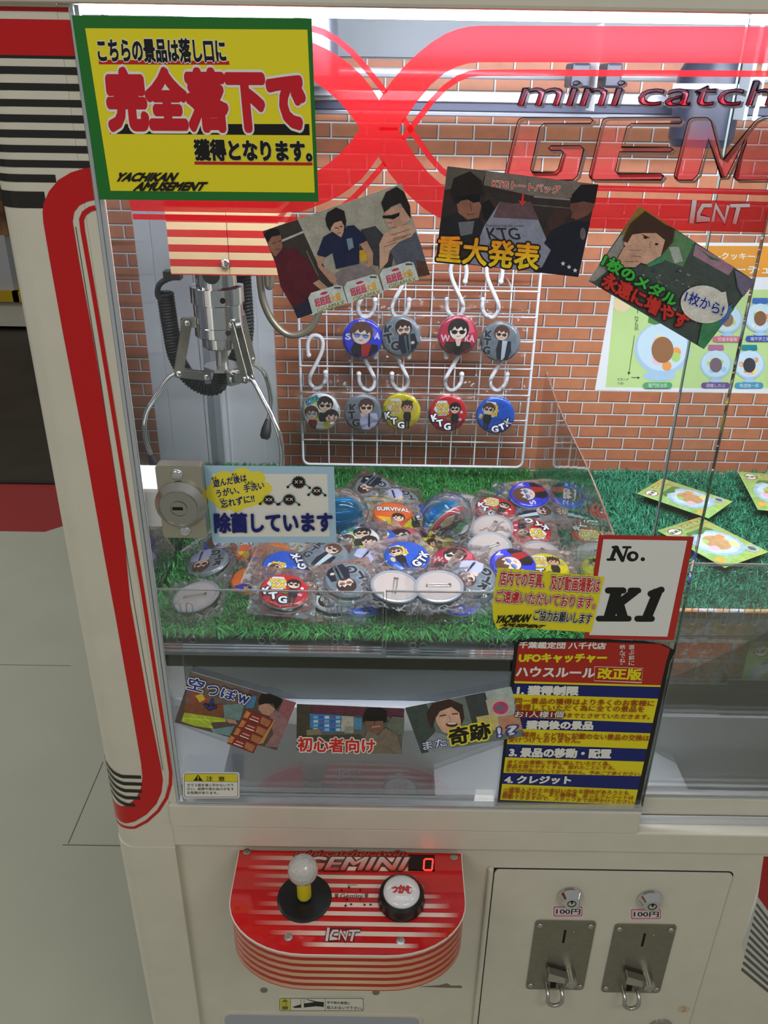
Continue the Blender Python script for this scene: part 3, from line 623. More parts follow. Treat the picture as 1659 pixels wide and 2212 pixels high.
for nm, ma, e in (('sheet', DIVID, 0), ('top_edge', ACRED, 1)):
    m_ = MB(); vs = []; fs = []
    for i in range(N + 1):
        t = i / N; y = .925 + (1.50 - .925) * t; zt = .988 + .050 * t
        for z in ((ZD + .009, zt) if not e else (zt + .0001, zt + .0019)):
            x = bow(t, z); vs += [(x - .0011, y, z), (x + .0011, y, z)]
    for i in range(N):
        a = i * 4; b = a + 4
        fs += [(a, b, b + 2, a + 2), (b + 1, a + 1, a + 3, b + 3), (a + 2, b + 2, b + 3, a + 3), (b, a, a + 1, b + 1)]
    fs += [(0, 2, 3, 1), (N * 4, N * 4 + 1, N * 4 + 3, N * 4 + 2)]
    m_.add(vs, fs); m_.build(nm, ma, dv)
tr = thing('acrylic_tray', 'clear acrylic tray on the white ledge below the stone brick print', 'tray', (.6, .92, .7258))
m_ = MB(); m_.box(.345, .4755, .9120, .9138, .7262, .776); m_.box(.345, .4755, .9140, .9275, .7258, .7276); m_.build('front_plate', ACRYL, tr)
m_ = MB(); m_.box(.478, .93, .9100, .9118, .7262, .785); m_.box(.476, .4778, .9100, .927, .7262, .785); m_.box(.478, .93, .9120, .9275, .7258, .7276); m_.build('holder_plate', ACRYL, tr)
m_ = MB(); m_.box(.345, .4755, .9118, .9140, .7761, .7778); m_.box(.476, .93, .9098, .9120, .7851, .787); m_.box(.4752, .4762, .9096, .9120, .7262, .787); m_.build('polished_edge', ACRED, tr)

# coarse wire grid leaning before the brick wallpaper
YG = 1.470
gx = lambda px_, y: onY(px_, y, YG)
xs = [gx(x, 900).x for x in (652, 709, 761, 815, 869, 923, 977, 1030, 1083, 1138)]; zb = gx(900, 1006).z; zt = gx(1000, 503).z; dz = (gx(900, 681).z - gx(900, 732).z); 
zs = [gx(900, y).z for y in (1006, 952, 904, 850, 793, 734, 681, 625, 567, 503)]
wg = thing('wire_grid_panel', 'white wire grid panel hung with badges against the brick wallpaper', 'wire grid', ((xs[0] + xs[-1]) / 2, YG, zb))
r_ = .012
fr = []
for cx, cz, a in ((xs[-1] - r_, zs[-1] - r_, 0), (xs[0] + r_, zs[-1] - r_, 90), (xs[0] + r_, zb + r_, 180), (xs[-1] - r_, zb + r_, 270)):
    fr += [(cx + r_ * math.cos(R(a + 18 * i)), YG, cz + r_ * math.sin(R(a + 18 * i))) for i in range(6)]
m_ = MB(); m_.tube(fr, .0026, 8, closed=True); m_.build('rim', WIRE, wg)
for x in xs[1:-1]: m_ = MB(); m_.tube([(x, YG, zb), (x, YG, zs[-1])], .0014, 7); m_.build('upright_wire', WIRE, wg)
for z in zs[1:-1]: m_ = MB(); m_.tube([(xs[0], YG - .0026, z), (xs[-1], YG - .0026, z)], .0015, 7); m_.build('cross_wire', WIRE, wg)
for x in (xs[1], xs[-2]):
    m_ = MB(); m_.tube([(x, YG, zs[-3]), (x, YG + .03, zs[-3] + .006), (x, YB - .008, zs[-3] + .006)], .0016, 6); m_.build('wall_hook', WIRE, wg)
# S hooks: local shape hung on the cross wire at the origin
HK = [(-.0135, -.0315), (-.0150, -.022), (-.0140, -.008), (-.008, .0025), (.001, .0048), (.0095, .0005), (.0128, -.010), (.0105, -.024), (.0035, -.040), (-.006, -.058), (-.0125, -.073), (-.0115, -.086), (-.0025, -.0945), (.008, -.0905), (.0155, -.079), (.0165, -.0635)]
def hook_mesh(flip):
    P = smooth_path([((-x if flip else x), 0, z) for x, z in HK], 5); m_ = MB(); m_.tube(P, .0037, 10); m_.ball(P[0], .0048, 12); m_.ball(P[-1], .0048, 12); return m_.mesh('s_hook')
HM = [hook_mesh(False), hook_mesh(True)]
for h in HM: h.materials.append(WPLAS)
def hook(x, ytop, flip, label):
    o = bpy.data.objects.new('s_hook', HM[flip]); C.objects.link(o); p = onY(x, ytop, YG - .0065); o.location = (p.x, YG - .0065, p.z); tag(o, label, 'hook', 'white S hooks on the wire grid'); return p
hook(682, 730, 0, 'white plastic S hook at the far left of the grid holding the white group badge')
for (x, y, fl, lb) in ((795, 734, 1, 'white S hook under the royal blue badge'), (868, 734, 1, 'white S hook under the upper grey badge with glasses'), (982, 734, 0, 'white S hook under the crimson badge'), (1082, 734, 0, 'white S hook under the right grey coat badge'),
                       (790, 567, 0, 'white S hook peeking out below the GIGAMAX photo, left of two'), (865, 567, 0, 'white S hook below the GIGAMAX photo, right of two'), (990, 567, 1, 'white S hook below the dark car photo, left of two'), (1068, 567, 1, 'white S hook below the dark car photo, right of two')):
    hook(x, y, fl, lb)

# ---------------------------------------------------------------- tin badges
BRAD = .0355
dome = lambda r: .0042 * (1 - (min(r, .033) / .033) ** 2 * .45) if r < .033 else .0042 * .55 - (r - .033) / .0025 * .0035
SKIN, SKD, HAIR, HBR, NAVY = (240, 206, 180), (206, 160, 130), (40, 28, 26), (84, 54, 44), (28, 34, 54)
def head(A, x, y, r, hair=HAIR, glasses=None, skin=SKIN, spiky=False, beard=False, long_=False):
    A.ell(x, y + .08 * r, r * 1.18, r * 1.16, hair); A.ell(x, y - .18 * r, r * .92, r * .88, skin)
    A.poly([(x - r * 1.1, y + .1 * r), (x - r * .9, y + .9 * r), (x, y + 1.2 * r), (x + r * .95, y + .85 * r), (x + r * 1.1, y), (x + r * .8, y + .25 * r), (x + r * .55, y - .02 * r), (x + r * .3, y + .38 * r), (x - r * .15, y + .05 * r), (x - r * .4, y + .4 * r), (x - r * .75, y - .1 * r)], hair)
    if spiky:
        for k in range(5): q = -.9 + .45 * k; A.poly([(x + r * (q - .3), y + r * .9), (x + r * (q + .1), y + r * (1.65 - abs(q) * .4)), (x + r * (q + .35), y + r * .85)], hair)
    if glasses:
        for sx in (-.42, .42): A.ell(x + sx * r, y - .22 * r, .33 * r, .24 * r, glasses)
        A.line([(x - .8 * r, y - .12 * r), (x + .8 * r, y - .12 * r)], .06 * r, (20, 18, 20))
    else:
        for sx in (-.4, .4): A.ell(x + sx * r, y - .22 * r, .13 * r, .18 * r, (50, 34, 30)); A.line([(x + (sx - .2) * r, y + .06 * r), (x + (sx + .2) * r, y + .08 * r)], .06 * r, hair)
    if beard: A.ell(x, y - .86 * r, .5 * r, .2 * r, (70, 44, 36))
    A.line([(x - .16 * r, y - .66 * r), (x, y - .7 * r), (x + .18 * r, y - .62 * r)], .07 * r, (170, 70, 62))
def body(A, x, y, w_, h_, coat, shirt=None, tie=None, legs=None):
    A.poly([(x - w_ * .5, y), (x - w_ * .62, y - h_ * .5), (x - w_ * .45, y - h_), (x + w_ * .45, y - h_), (x + w_ * .62, y - h_ * .5), (x + w_ * .5, y)], coat)
    if shirt: A.poly([(x - w_ * .2, y), (x - w_ * .12, y - h_), (x + w_ * .14, y - h_), (x + w_ * .22, y)], shirt)
    if tie: A.poly([(x - w_ * .05, y), (x - w_ * .07, y - h_ * .75), (x, y - h_ * .9), (x + w_ * .07, y - h_ * .75), (x + w_ * .05, y)], tie)
    if legs:
        for sx in (-.25, .2): A.poly([(x + (sx - .16) * w_, y - h_), (x + (sx - .12) * w_, y - h_ * 1.7), (x + (sx + .14) * w_, y - h_ * 1.7), (x + (sx + .18) * w_, y - h_)], legs); A.ell(x + sx * w_, y - h_ * 1.74, w_ * .2, w_ * .1, (30, 26, 26))
W_ = (246, 246, 246)
def ktg(A, pts, col, edge, h=.3):
    for ch, (x, y, rot) in zip('KTG', pts):
        c, s_ = math.cos(R(rot)), math.sin(R(rot)); q = lambda a, b: (x + a * c - b * s_, y + a * s_ + b * c)
        A.text(ch, q(-h * .5, -h * .55), q(h * .5, -h * .55), q(-h * .5, h * .55), col, .07, (edge, .15))
def stripes(A, c):
    for k in range(-8, 9): A.line([(.12 * k - .3, -.98), (.12 * k + .3, .98)] if abs(k) < 1 else [(max(-1, min(1, .12 * k - .3 * 1)), -math.sqrt(max(0, .9 - min(.9, (.12 * k - .3) ** 2)))), (max(-1, min(1, .12 * k + .3)), math.sqrt(max(0, .9 - min(.9, (.12 * k + .3) ** 2))))], .035, c, round_=False)
def poly_badge(bg, st, sx1, sx2, hexc, figure):
    def f(A):
        stripes(A, st); A.poly([(-.75, .25), (-.55, .7), (-.1, .72), (.12, .3), (-.05, -.08), (-.5, -.1)], (232, 238, 236))
        A.text(sx1, (-.66, .3), (.02, .3), (-.66, .56), hexc, .06, ((150, 110, 30), .1)); A.text(sx2, (-.5, .0), (.05, .0), (-.5, .25), hexc, .06, ((150, 110, 30), .1)); figure(A)
    return f
def figA(A): body(A, .38, .02, .34, .5, (34, 34, 38), None, None, (60, 52, 46)); head(A, .36, .32, .26, HAIR, (28, 24, 26)); A.ell(.72, .1, .07, .07, W_); A.ell(.66, -.3, .1, .08, (250, 170, 200)); A.ell(.05, -.25, .13, .08, (90, 140, 60)); ktg(A, ((-.68, -.2, 20), (-.4, -.5, 12), (0, -.68, 4)), W_, (30, 30, 34), .32)
def figB(A): body(A, .32, .02, .34, .5, (28, 28, 32), None, None, (40, 40, 48)); head(A, .3, .32, .26, (60, 30, 24), None, (214, 164, 130), True); A.ell(.68, .2, .08, .12, (180, 150, 120)); ktg(A, ((-.7, -.2, 12), (-.38, -.5, 6), (0, -.7, 0)), W_, (30, 30, 34), .32)
def figC(A): body(A, -.4, .02, .36, .5, (30, 30, 36), None, None, (40, 44, 60)); head(A, -.4, .34, .27, HBR, (24, 22, 26)); A.ell(-.75, -.15, .1, .16, (220, 196, 140)); ktg(A, ((.72, -.25, 40), (.45, -.55, 30), (.1, -.72, 15)), W_, (24, 40, 90), .32)
def d_group(A):
    for k in range(6): A.poly([(.1, .0), (1.0 * math.cos(R(60 * k - 20)), 1.0 * math.sin(R(60 * k - 20))), (1.0 * math.cos(R(60 * k + 6)), 1.0 * math.sin(R(60 * k + 6)))], (228, 220, 40))
    A.poly([(.2, -.95), (.95, -.3), (.98, 0), (.5, -.2), (.1, -.6)], (228, 220, 40)); body(A, .2, .0, .6, .5, (40, 46, 40)); head(A, .22, .45, .36, HAIR, (24, 22, 24)); head(A, -.5, -.02, .32, HBR, (110, 170, 200)); body(A, -.45, -.4, .4, .35, (150, 30, 34), None, None, (30, 28, 30)); head(A, .55, -.22, .34, HAIR, None); A.ell(.5, -.5, .2, .14, SKIN); A.text('KTG', (-.72, .38), (-.1, .68), (-.84, .62), (30, 180, 200), .05, ((20, 60, 90), .1))
def greybg(A):
    for a0 in range(0, 360, 60): A.poly([(0, 0), (.86 * math.cos(R(a0)), .86 * math.sin(R(a0))), (.86 * math.cos(R(a0 + 30)), .86 * math.sin(R(a0 + 30)))], (118, 128, 136))
def d_greyB(A): greybg(A); ktg(A, ((-.55, .4, -8), (-.6, -.02, 8), (-.3, -.42, 0)), (44, 46, 52), (150, 158, 166), .4); body(A, .35, .1, .8, .98, NAVY, (90, 110, 120), (24, 24, 30)); A.ell(.6, -.35, .1, .08, SKIN); head(A, .22, .42, .36, (58, 34, 28), (120, 110, 104), SKIN, False, True)
def d_greyC(A): greybg(A); ktg(A, ((-.55, .3, 0), (-.62, -.1, 6), (-.4, -.5, 0)), (34, 36, 40), (140, 146, 152), .36); body(A, .3, .02, .8, .92, (196, 200, 232), (186, 190, 224), (40, 40, 60)); A.ell(-.05, -.05, .12, .1, SKIN); head(A, .15, .38, .36, HBR, (40, 36, 38))
def d_greyD(A): greybg(A); ktg(A, ((-.6, .3, 6), (-.62, -.1, 0), (-.6, -.5, 0)), (50, 54, 60), (140, 148, 156), .34); body(A, .25, .1, .62, 1.0, NAVY, (208, 220, 226)); head(A, .05, .45, .33, (92, 60, 46), (60, 56, 60))
def d_blue(A): A.poly([(.2, .8), (.7, .5), (.8, .1), (.4, .2)], (110, 110, 220)); A.text('S', (-.86, -.1), (-.6, -.1), (-.86, .2), (220, 222, 250), .06); A.text('A', (.6, .1), (.86, .1), (.6, .4), (220, 222, 250), .06); body(A, .2, -.2, 1.2, .76, (24, 22, 26), (176, 32, 30)); head(A, -.08, .28, .5, (96, 62, 48), (110, 140, 200), (238, 214, 200))
def d_crim(A): A.poly([(.2, .9), (.7, .6), (.85, .2), (.4, .1)], (220, 90, 112)); A.text('W', (-.86, -.3), (-.42, -.3), (-.86, .05), (240, 196, 204), .05); A.text('KA', (.36, -.3), (.84, -.3), (.36, .05), (240, 196, 204), .05); body(A, .0, -.28, 1.2, .66, (58, 44, 38), (40, 36, 36)); A.poly([(-.16, -.1), (.2, -.1), (.1, -.5), (-.05, -.5)], SKIN); head(A, .0, .3, .46, (40, 28, 28), (18, 18, 20), (244, 224, 208))
def d_surv(A): stripes(A, (240, 120, 40)); A.text('SURVIVAL', (-.8, .15), (.8, .15), (-.8, .45), W_, .06, ((90, 30, 10), .1)); head(A, .2, -.35, .28, HAIR); A.poly([(-.9, -.3), (-.3, -.9), (.2, -.95), (-.2, -.4)], (232, 190, 40))
def d_orng(A): A.poly([(-.9, -.35), (.9, -.35), (.6, -.8), (0, -.98), (-.6, -.8)], (40, 70, 180)); body(A, -.1, .0, .4, .42, (40, 46, 60), None, None, (90, 60, 40)); head(A, -.1, .35, .26, (220, 170, 50), None, SKIN, True); A.text('KTG', (-.4, -.85), (.4, -.85), (-.4, -.6), (240, 170, 40), .05, ((30, 40, 120), .1)); A.ell(.5, .5, .16, .16, (240, 200, 60))
DES = {'group': ((236, 238, 238), d_group, 'white group'), 'glasses': ((128, 140, 148), d_greyB, 'grey navy-suit'), 'tie': ((122, 130, 136), d_greyC, 'grey shirt-and-tie'), 'coat': ((126, 138, 146), d_greyD, 'grey long-coat'),
       'yellow': ((226, 210, 40), poly_badge(0, (214, 190, 30), 'POLU', 'NGA', (250, 214, 70), figB), 'yellow POLUNGA'), 'red': ((206, 36, 44), poly_badge(0, (188, 28, 38), 'WO', 'KA', (250, 214, 70), figA), 'red WOKA'),
       'ktgblue': ((38, 96, 206), poly_badge(0, (32, 80, 190), 'SHI', 'RAI', (250, 214, 70), figC), 'blue SHIRAI'), 'royal': ((48, 58, 214), d_blue, 'royal blue portrait'), 'crimson': ((186, 44, 72), d_crim, 'crimson portrait'),
       'survival': ((232, 96, 40), d_surv, 'orange SURVIVAL'), 'orange': ((236, 112, 36), d_orng, 'orange blond-figure')}
TIN = printed('badge_face', .18, .5, .3)
BACKM = mat('badge_back_tin', (222, 208, 200), .2, .3)
def badge_meshes(key):
    col, draw, _ = DES[key]; A = Art(lambda x, y: (x * BRAD * .985, y * BRAD * .985)); draw(A)
    def cut(loc):
        r = math.hypot(*loc); k = min(1, .0347 / r) if r > 0 else 1; return (loc[0] * k, loc[1] * k)
    A.V = [(*cut((a, b)), c) for a, b, c in A.V]
    bm = Art(lambda x, y: (x, y)); rs = (0, .006, .012, .0175, .0225, .027, .031, .033, .0346, BRAD); n = 48; V = [(0, 0, 0)]; F = []; K = []
    for r in rs[1:]: V += [(r * math.cos(2 * math.pi * k / n), r * math.sin(2 * math.pi * k / n), -6e-5) for k in range(n)]
    for k in range(n): F.append([0, 1 + k, 1 + (k + 1) % n])
    for i in range(len(rs) - 2):
        for k in range(n): a = 1 + i * n; F.append([a + k, a + n + k, a + n + (k + 1) % n, a + (k + 1) % n])
    A.F = F + [[j + len(V) for j in f] for f in A.F]; A.K = [lin(col)] * sum(len(f) for f in F) + A.K; A.V = V + A.V
    return A.mesh('face', warp=lambda a, b, c: Vector((a, b, dome(math.hypot(a, b)) + c)), sub=.005)
FACE = {}
for k in DES: FACE[k] = badge_meshes(k); FACE[k].materials.append(TIN)
for k in FACE: FACE[k].polygons.foreach_set('use_smooth', [True] * len(FACE[k].polygons))
m_ = MB(); m_.lathe([(BRAD, -.0012), (BRAD + .0006, -.0024), (BRAD - .0002, -.0042), (.0328, -.0050), (.0312, -.0046), (.0308, -.0036)], n=40); m_.use(1); m_.lathe([(.0308, -.0036), (.0, -.0036)], n=40); BACKMESH = m_.mesh('back_plate'); BACKMESH.materials.append(ALU); BACKMESH.materials.append(BACKM)
m_ = MB(); zz = -.0048
m_.tube(smooth_path([(-.0155, .0016, zz), (-.0175, -.0005, zz), (-.0155, -.0024, zz), (0, -.0024, zz - .0006), (.0155, -.0022, zz)], 4), .0006, 6); m_.tube([(-.0155, .0016, zz), (.0, .0026, zz - .0016), (.0165, .0014, zz - .0006)], .00055, 6); m_.box(.0135, .0175, -.0036, .0034, zz - .001, zz + .0012); m_.box(-.0185, -.0145, -.0034, .0028, zz - .0004, zz + .0012)
PINMESH = m_.mesh('safety_pin'); PINMESH.materials.append(CHROME)
def bag_mesh(seed, y0, y1, w2=.0475):
    nx, ny = 40, 44; V = []; F = []; rnd = random.Random(seed); ox, oy = rnd.uniform(0, 90), rnd.uniform(0, 90); fold = [(rnd.uniform(0, 6.28), rnd.uniform(-.03, .03), rnd.uniform(.001, .0028)) for _ in range(7)]
    def top(x, y):
        r = math.hypot(x, y); z = (dome(r) + .0012) if r < BRAD - .0015 else .0018 * math.exp(-(r - BRAD) / .006) - .0012
        out = min(1, max(.16, (r - .028) / .012)); w_ = 0
        for a, d, h in fold:
            q = abs(x * math.cos(a) + y * math.sin(a) - d); w_ += h * max(0, 1 - q / .004)
        return z + (noise.noise((x * 70 + ox, y * 70 + oy, 0)) * .0036 + noise.noise((x * 150 + ox, y * 150, 3)) * .0026 + w_) * out + .0006 * out
    for j in range(ny + 1):
        for i in range(nx + 1): x = -w2 + 2 * w2 * i / nx; y = y0 + (y1 - y0) * j / ny; V.append((x + noise.noise((y * 30, ox, 0)) * .001, y, top(x, y)))
    for j in range(ny):
        for i in range(nx): a = j * (nx + 1) + i; F.append((a, a + 1, a + nx + 2, a + nx + 1))
    b = len(V); V += [(-w2, y0, -.0062), (w2, y0, -.0062), (w2, y1, -.0062), (-w2, y1, -.0062)]; F.append((b + 3, b + 2, b + 1, b))
    me = bpy.data.meshes.new('plastic_bag'); me.from_pydata(V, [], F); me.polygons.foreach_set('use_smooth', [True] * len(F)); me.materials.append(BAG); return me
BAGS = [bag_mesh(s_, -.047, .056) for s_ in range(5)]; HBAG = [bag_mesh(20 + s_, -.0445, .070) for s_ in range(3)]
def badge(key, M, label, group, k, hang=False, bag=True):
    t = thing('button_badge', label, 'badge', group=group, mw=M)
    for nm, me in (('face', FACE[key]), ('back_plate', BACKMESH), ('safety_pin', PINMESH)) + ((('plastic_bag', HBAG[k % 3] if hang else BAGS[k % 5]),) if bag else ()):
        o = bpy.data.objects.new(nm, me); C.objects.link(o); o.parent = t
    return t
HB = [('royal', 783, 732, -6, 'royal blue portrait badge hanging on the grid, leftmost of the upper row'), ('glasses', 865, 727, 8, 'grey badge of a man with glasses hanging on the grid beside the royal blue one'), ('crimson', 989, 725, 0, 'crimson portrait badge with black sunglasses hanging in the upper row of the grid'), ('coat', 1080, 738, -4, 'grey long-coat badge hanging at the right end of the upper row'),
      ('group', 694, 890, 0, 'white and yellow badge of three friends hanging at the lower left of the grid'), ('tie', 785, 892, 0, 'grey shirt-and-tie badge hanging in the lower row of the grid'), ('yellow', 867, 889, 0, 'yellow POLUNGA badge hanging in the middle of the lower row'), ('red', 967, 893, 0, 'red WOKA badge hanging in the lower row of the grid'), ('ktgblue', 1070, 897, -6, 'blue SHIRAI badge hanging at the lower right of the grid')]
for i, (k, x, y, rot, lb) in enumerate(HB):
    p = onY(x, y, YG - .018); M = Matrix.Translation(p) @ Matrix.Rotation(R(90 - 5), 4, 'X') @ Matrix.Rotation(R((2, -6, 3, -14, 0, 4, -3, 2, -5)[i]), 4, 'Y') @ Matrix.Rotation(R(rot), 4, 'Z')
    badge(k, M, lb, 'badges hanging on the grid', i, True)
# the pile: design, place in the photo, height above the deck, turn, face down?, lean towards the front, where
PILE = [('ktgblue', 785, 1297, 1, 40, 0, 'lying flat under the front row beside the acrylic seam'), ('royal', 985, 1296, 1, 100, 0, 'lying flat at the front under the right plain back'), ('survival', 545, 1186, 1, 10, 0, 'at the left rear edge of the pile below the handwashing notice'), ('yellow', 600, 1178, 1, 200, 0, 'half hidden below the handwashing notice'),
        ('royal', 487, 1178, 1, 60, 0, 'on the grass left of the pile below the handwashing notice'), ('orange', 546, 1251, 1, 12, 0, 'at the front left corner of the pile'), ('orange', 585, 1203, 2, -25, 0, 'behind the blue one near the front left'), ('crimson', 796, 1123, 1, 150, 0, 'tucked in beside the left capsule'), ('ktgblue', 903, 1110, 1, 0, 0, 'peeping out behind the capsule in the middle'),
        ('tie', 1010, 1092, 1, 80, 1, 'showing its back behind the middle capsule'), ('crimson', 1140, 1178, 1, 160, 0, 'under the red one at the right of the pile'), ('survival', 760, 1215, 1, 40, 0, 'buried in the middle of the pile'), ('red', 905, 1235, 1, 70, 0, 'buried behind the plain backs at the front'), ('group', 1010, 1190, 1, 20, 0, 'buried beneath the plain backs in the middle right'), ('coat', 930, 1160, 1, 50, 0, 'buried below the middle capsule'),
        ('glasses', 806, 1054, 2, 150, 0, 'topmost at the back of the pile'), ('tie', 864, 1080, 2, 190, 0, 'second from the back of the pile'), ('yellow', 812, 1100, 3, 30, 0, 'overlapped by the orange SURVIVAL one'), ('survival', 850, 1112, 4, 4, 0, 'lying on a yellow one in front of the grey ones'), ('tie', 848, 1143, 2, 170, 0, 'right of the left capsule'), ('ktgblue', 815, 1172, 3, -60, 0, 'beside the white group one near the left capsule'), ('group', 772, 1168, 4, 0, 0, 'on top, in front of the left capsule'), ('crimson', 868, 1168, 3, 20, 0, 'left of the middle capsule'),
        ('yellow', 914, 1142, 3, 190, 0, 'leaning against the middle capsule'), ('red', 1070, 1098, 3, -25, 0, 'at the back right of the pile'), ('coat', 1154, 1108, 2, -80, 0, 'at the right edge under the royal blue one'), ('royal', 1143, 1068, 4, 100, 0, 'at the back right corner of the pile'), ('red', 1145, 1148, 3, 178, 0, 'at the right edge of the pile, upside down'), ('ktgblue', 1063, 1144, 3, 60, 1, 'showing its tin back behind another tin back'),
        ('ktgblue', 1057, 1186, 4, 20, 1, 'showing its tin back with an open pin at right'), ('group', 1168, 1204, 2, 75, 1, 'showing its pale back at the right front'), ('yellow', 1182, 1226, 3, 0, 0, 'by the yellow no-photography sticker'), ('royal', 1108, 1217, 4, 120, 0, 'above the yellow no-photography sticker'), ('crimson', 978, 1212, 4, -20, 0, 'in the middle front of the pile'), ('yellow', 935, 1190, 3, 40, 0, 'behind the crimson one in front of the middle capsule'),
        ('ktgblue', 879, 1201, 5, 25, 0, 'on top in the middle of the pile'), ('tie', 793, 1218, 3, 150, 0, 'in the middle left, half covered'), ('coat', 703, 1200, 4, -40, 0, 'on top right below the handwashing notice'), ('glasses', 752, 1251, 4, 200, 0, 'in the front row left of the plain backs'), ('group', 722, 1286, 2, 180, 0, 'at the front behind the acrylic guard, upside down'), ('tie', 1022, 1246, 4, 150, 0, 'in the front row right of the plain backs'),
        ('ktgblue', 853, 1270, 5, 85, 1, 'showing its plain back in the front row, left of two'), ('coat', 948, 1270, 5, 0, 1, 'showing its plain back in the front row, right of two'), ('ktgblue', 616, 1224, 3, 80, 0, 'on top at the left of the pile'), ('red', 614, 1276, 4, 0, 0, 'at the front left behind the acrylic guard'), ('tie', 446, 1214, 1, 180, 0, 'lying alone at the far left by the side glass'), ('red', 424, 1292, 1, 0, 1, 'showing its tin back at the far left front')]
rnd = random.Random(5)
for i, (k, x, y, lay, rot, down, where) in enumerate(PILE):
    z = ZD + .022 + .0085 * lay; p = onZ(x, y, z); lean = rnd.uniform(7, 15) if lay > 1 else rnd.uniform(0, 5); sd = rnd.uniform(-7, 7)
    if x < 470: lean, sd = 6, -12
    p.y = max(p.y, YD + .045)
    M = Matrix.Translation(p) @ Matrix.Rotation(R(lean), 4, 'X') @ Matrix.Rotation(R(sd), 4, 'Y') @ Matrix.Rotation(R(rot), 4, 'Z')
    if down: M = M @ Matrix.Rotation(R(180), 4, 'X')
    badge(k, M, '%s badge %s' % (DES[k][2] if not down else 'face-down', where), 'bagged badges in the pile', i)
# two big toy capsules, each with a badge inside
CBL = clear('blue_clear_plastic', (.30, .66, .92), .05, .0, .6, 1.45, (60, 160, 220), .16); CCL = clear('clear_capsule_plastic', (.97, .98, .98), .05, .0, .6, 1.45, (220, 226, 230), .04)
def capsule(x, y, r, ax, label, key):
    p = onZ(x, y, ZD + .03 + r); t = thing('toy_capsule', label, 'capsule', p, 'toy capsules in the pile'); ax = Vector(ax).normalized()
    hs = lambda a0, a1, q: [(q * math.sin(R(a)), q * math.cos(R(a))) for a in range(a0, a1 + 1, 6)]
    m_ = MB(); m_.lathe(hs(0, 90, r), p, ax, 40, soft=True); m_.lathe([(r * .985, r * .10), (r * 1.02, r * .10), (r * 1.02, -r * .03)], p, ax, 40); m_.build('blue_half', CBL, t)
    m_ = MB(); m_.lathe(hs(90, 180, r * .985), p, ax, 40, soft=True); m_.lathe([(r, .0), (r * 1.0, -r * .08)], p, ax, 40); m_.build('clear_half', CCL, t)
    M = Matrix.Translation(p - ax * r * .12) @ ax.to_track_quat('-Z', 'Y').to_matrix().to_4x4(); badge(key, M, '%s badge inside the %s' % (DES[key][2], label.split(' capsule')[0] + ' capsule'), 'badges inside capsules', 0, bag=False)
capsule(966, 1122, .0455, (-.5, .62, .42), 'blue and clear toy capsule in the middle of the badge pile', 'red')
capsule(738, 1107, .0440, (.1, -.62, -.38), 'blue and clear toy capsule half behind the handwashing notice', 'glasses')

# ---------------------------------------------------------------- claw on its carriage
YC = 1.0
cl = lambda x, y, Y=YC: onY(250 + x / 3.318, 550 + y / 3.318, Y)
cw = thing('claw', 'chrome three-armed claw hanging below a red striped motor housing', 'claw', cl(745, 400))
ax_ = cl(738, 420).x; zc_ = lambda y: cl(745, y, YC - .025).z
HOUS = mat('housing_stripes', (200, 160, 120), .35)
tc = nd(HOUS, 'ShaderNodeTexCoord'); sp = nd(HOUS, 'ShaderNodeSeparateXYZ'); lk(HOUS, tc.outputs['Object'], sp.inputs[0])
hz0 = onY(490, 595, YC - .06).z; stripe = (onY(490, 479, YC - .06).z - onY(490, 575, YC - .06).z) / 3
ma = nd(HOUS, 'ShaderNodeMath', operation='MODULO'); ma.inputs[1].default_value = stripe; ad = nd(HOUS, 'ShaderNodeMath', operation='ADD'); ad.inputs[1].default_value = stripe * 10 + stripe * .92
lk(HOUS, sp.outputs['Z'], ad.inputs[0]); lk(HOUS, ad.outputs[0], ma.inputs[0]); gt = nd(HOUS, 'ShaderNodeMath', operation='GREATER_THAN'); gt.inputs[1].default_value = stripe * .5; lk(HOUS, ma.outputs[0], gt.inputs[0])
mx = nd(HOUS, 'ShaderNodeMixRGB'); mx.inputs[1].default_value = lin((178, 152, 114)); mx.inputs[2].default_value = lin((146, 24, 22)); lk(HOUS, gt.outputs[0], mx.inputs[0]); lk(HOUS, mx.outputs[0], bs(HOUS).inputs['Base Color'])
hx0, hx1, hxs = onY(370, 595, YC - .06).x, onY(605, 595, YC - .06).x, onY(497, 595, YC - .06).x
def hous(m_, x0, x1): return m_.add([(x, y, z) for z in (0, .205) for y in (YC - .06, YC + .075) for x in (x0, x1)], [(0, 2, 3, 1), (4, 5, 7, 6), (0, 1, 5, 4), (2, 6, 7, 3), (0, 4, 6, 2), (1, 3, 7, 5)])
for a, b in ((hx0, hxs - .0003), (hxs + .0003, hx1)):
    m_ = MB(); hous(m_, a, b); me = m_.mesh('housing_half'); o = put('housing_half', me, HOUS, cw, True); o.location = Vector((0, 0, hz0)) - cw.location; 
p = onY(487, 568, YC - .06); m_ = MB(); m_.lathe([(.0052, 0), (.0050, .002), (.003, .0034), (0, .0036)], (p.x, YC - .0602, p.z), (0, -1, 0), 20, soft=True); m_.build('screw', CHROME, cw)
o_ = (ax_, YC, 0)
m_ = MB(); m_.lathe([(.0245, zc_(250)), (.0245, hz0 + .02)], o_, n=40); m_.build('upper_tube', CHROME, cw)
m_ = MB(); m_.lathe([(.0245, zc_(245)), (.0315, zc_(250)), (.0318, zc_(254)), (.0318, zc_(368)), (.0300, zc_(376)), (.0290, zc_(378))], o_, n=48); m_.build('upper_collar', CHROME, cw)
m_ = MB(); m_.lathe([(.0294, zc_(378)), (.0296, zc_(384)), (.0296, zc_(535)), (.0302, zc_(538)), (.0302, zc_(606)), (.029, zc_(612)), (.0222, zc_(613)), (.0222, zc_(690)), (.020, zc_(702)), (.0, zc_(703))], o_, n=48); m_.build('solenoid_body', CHROME, cw)
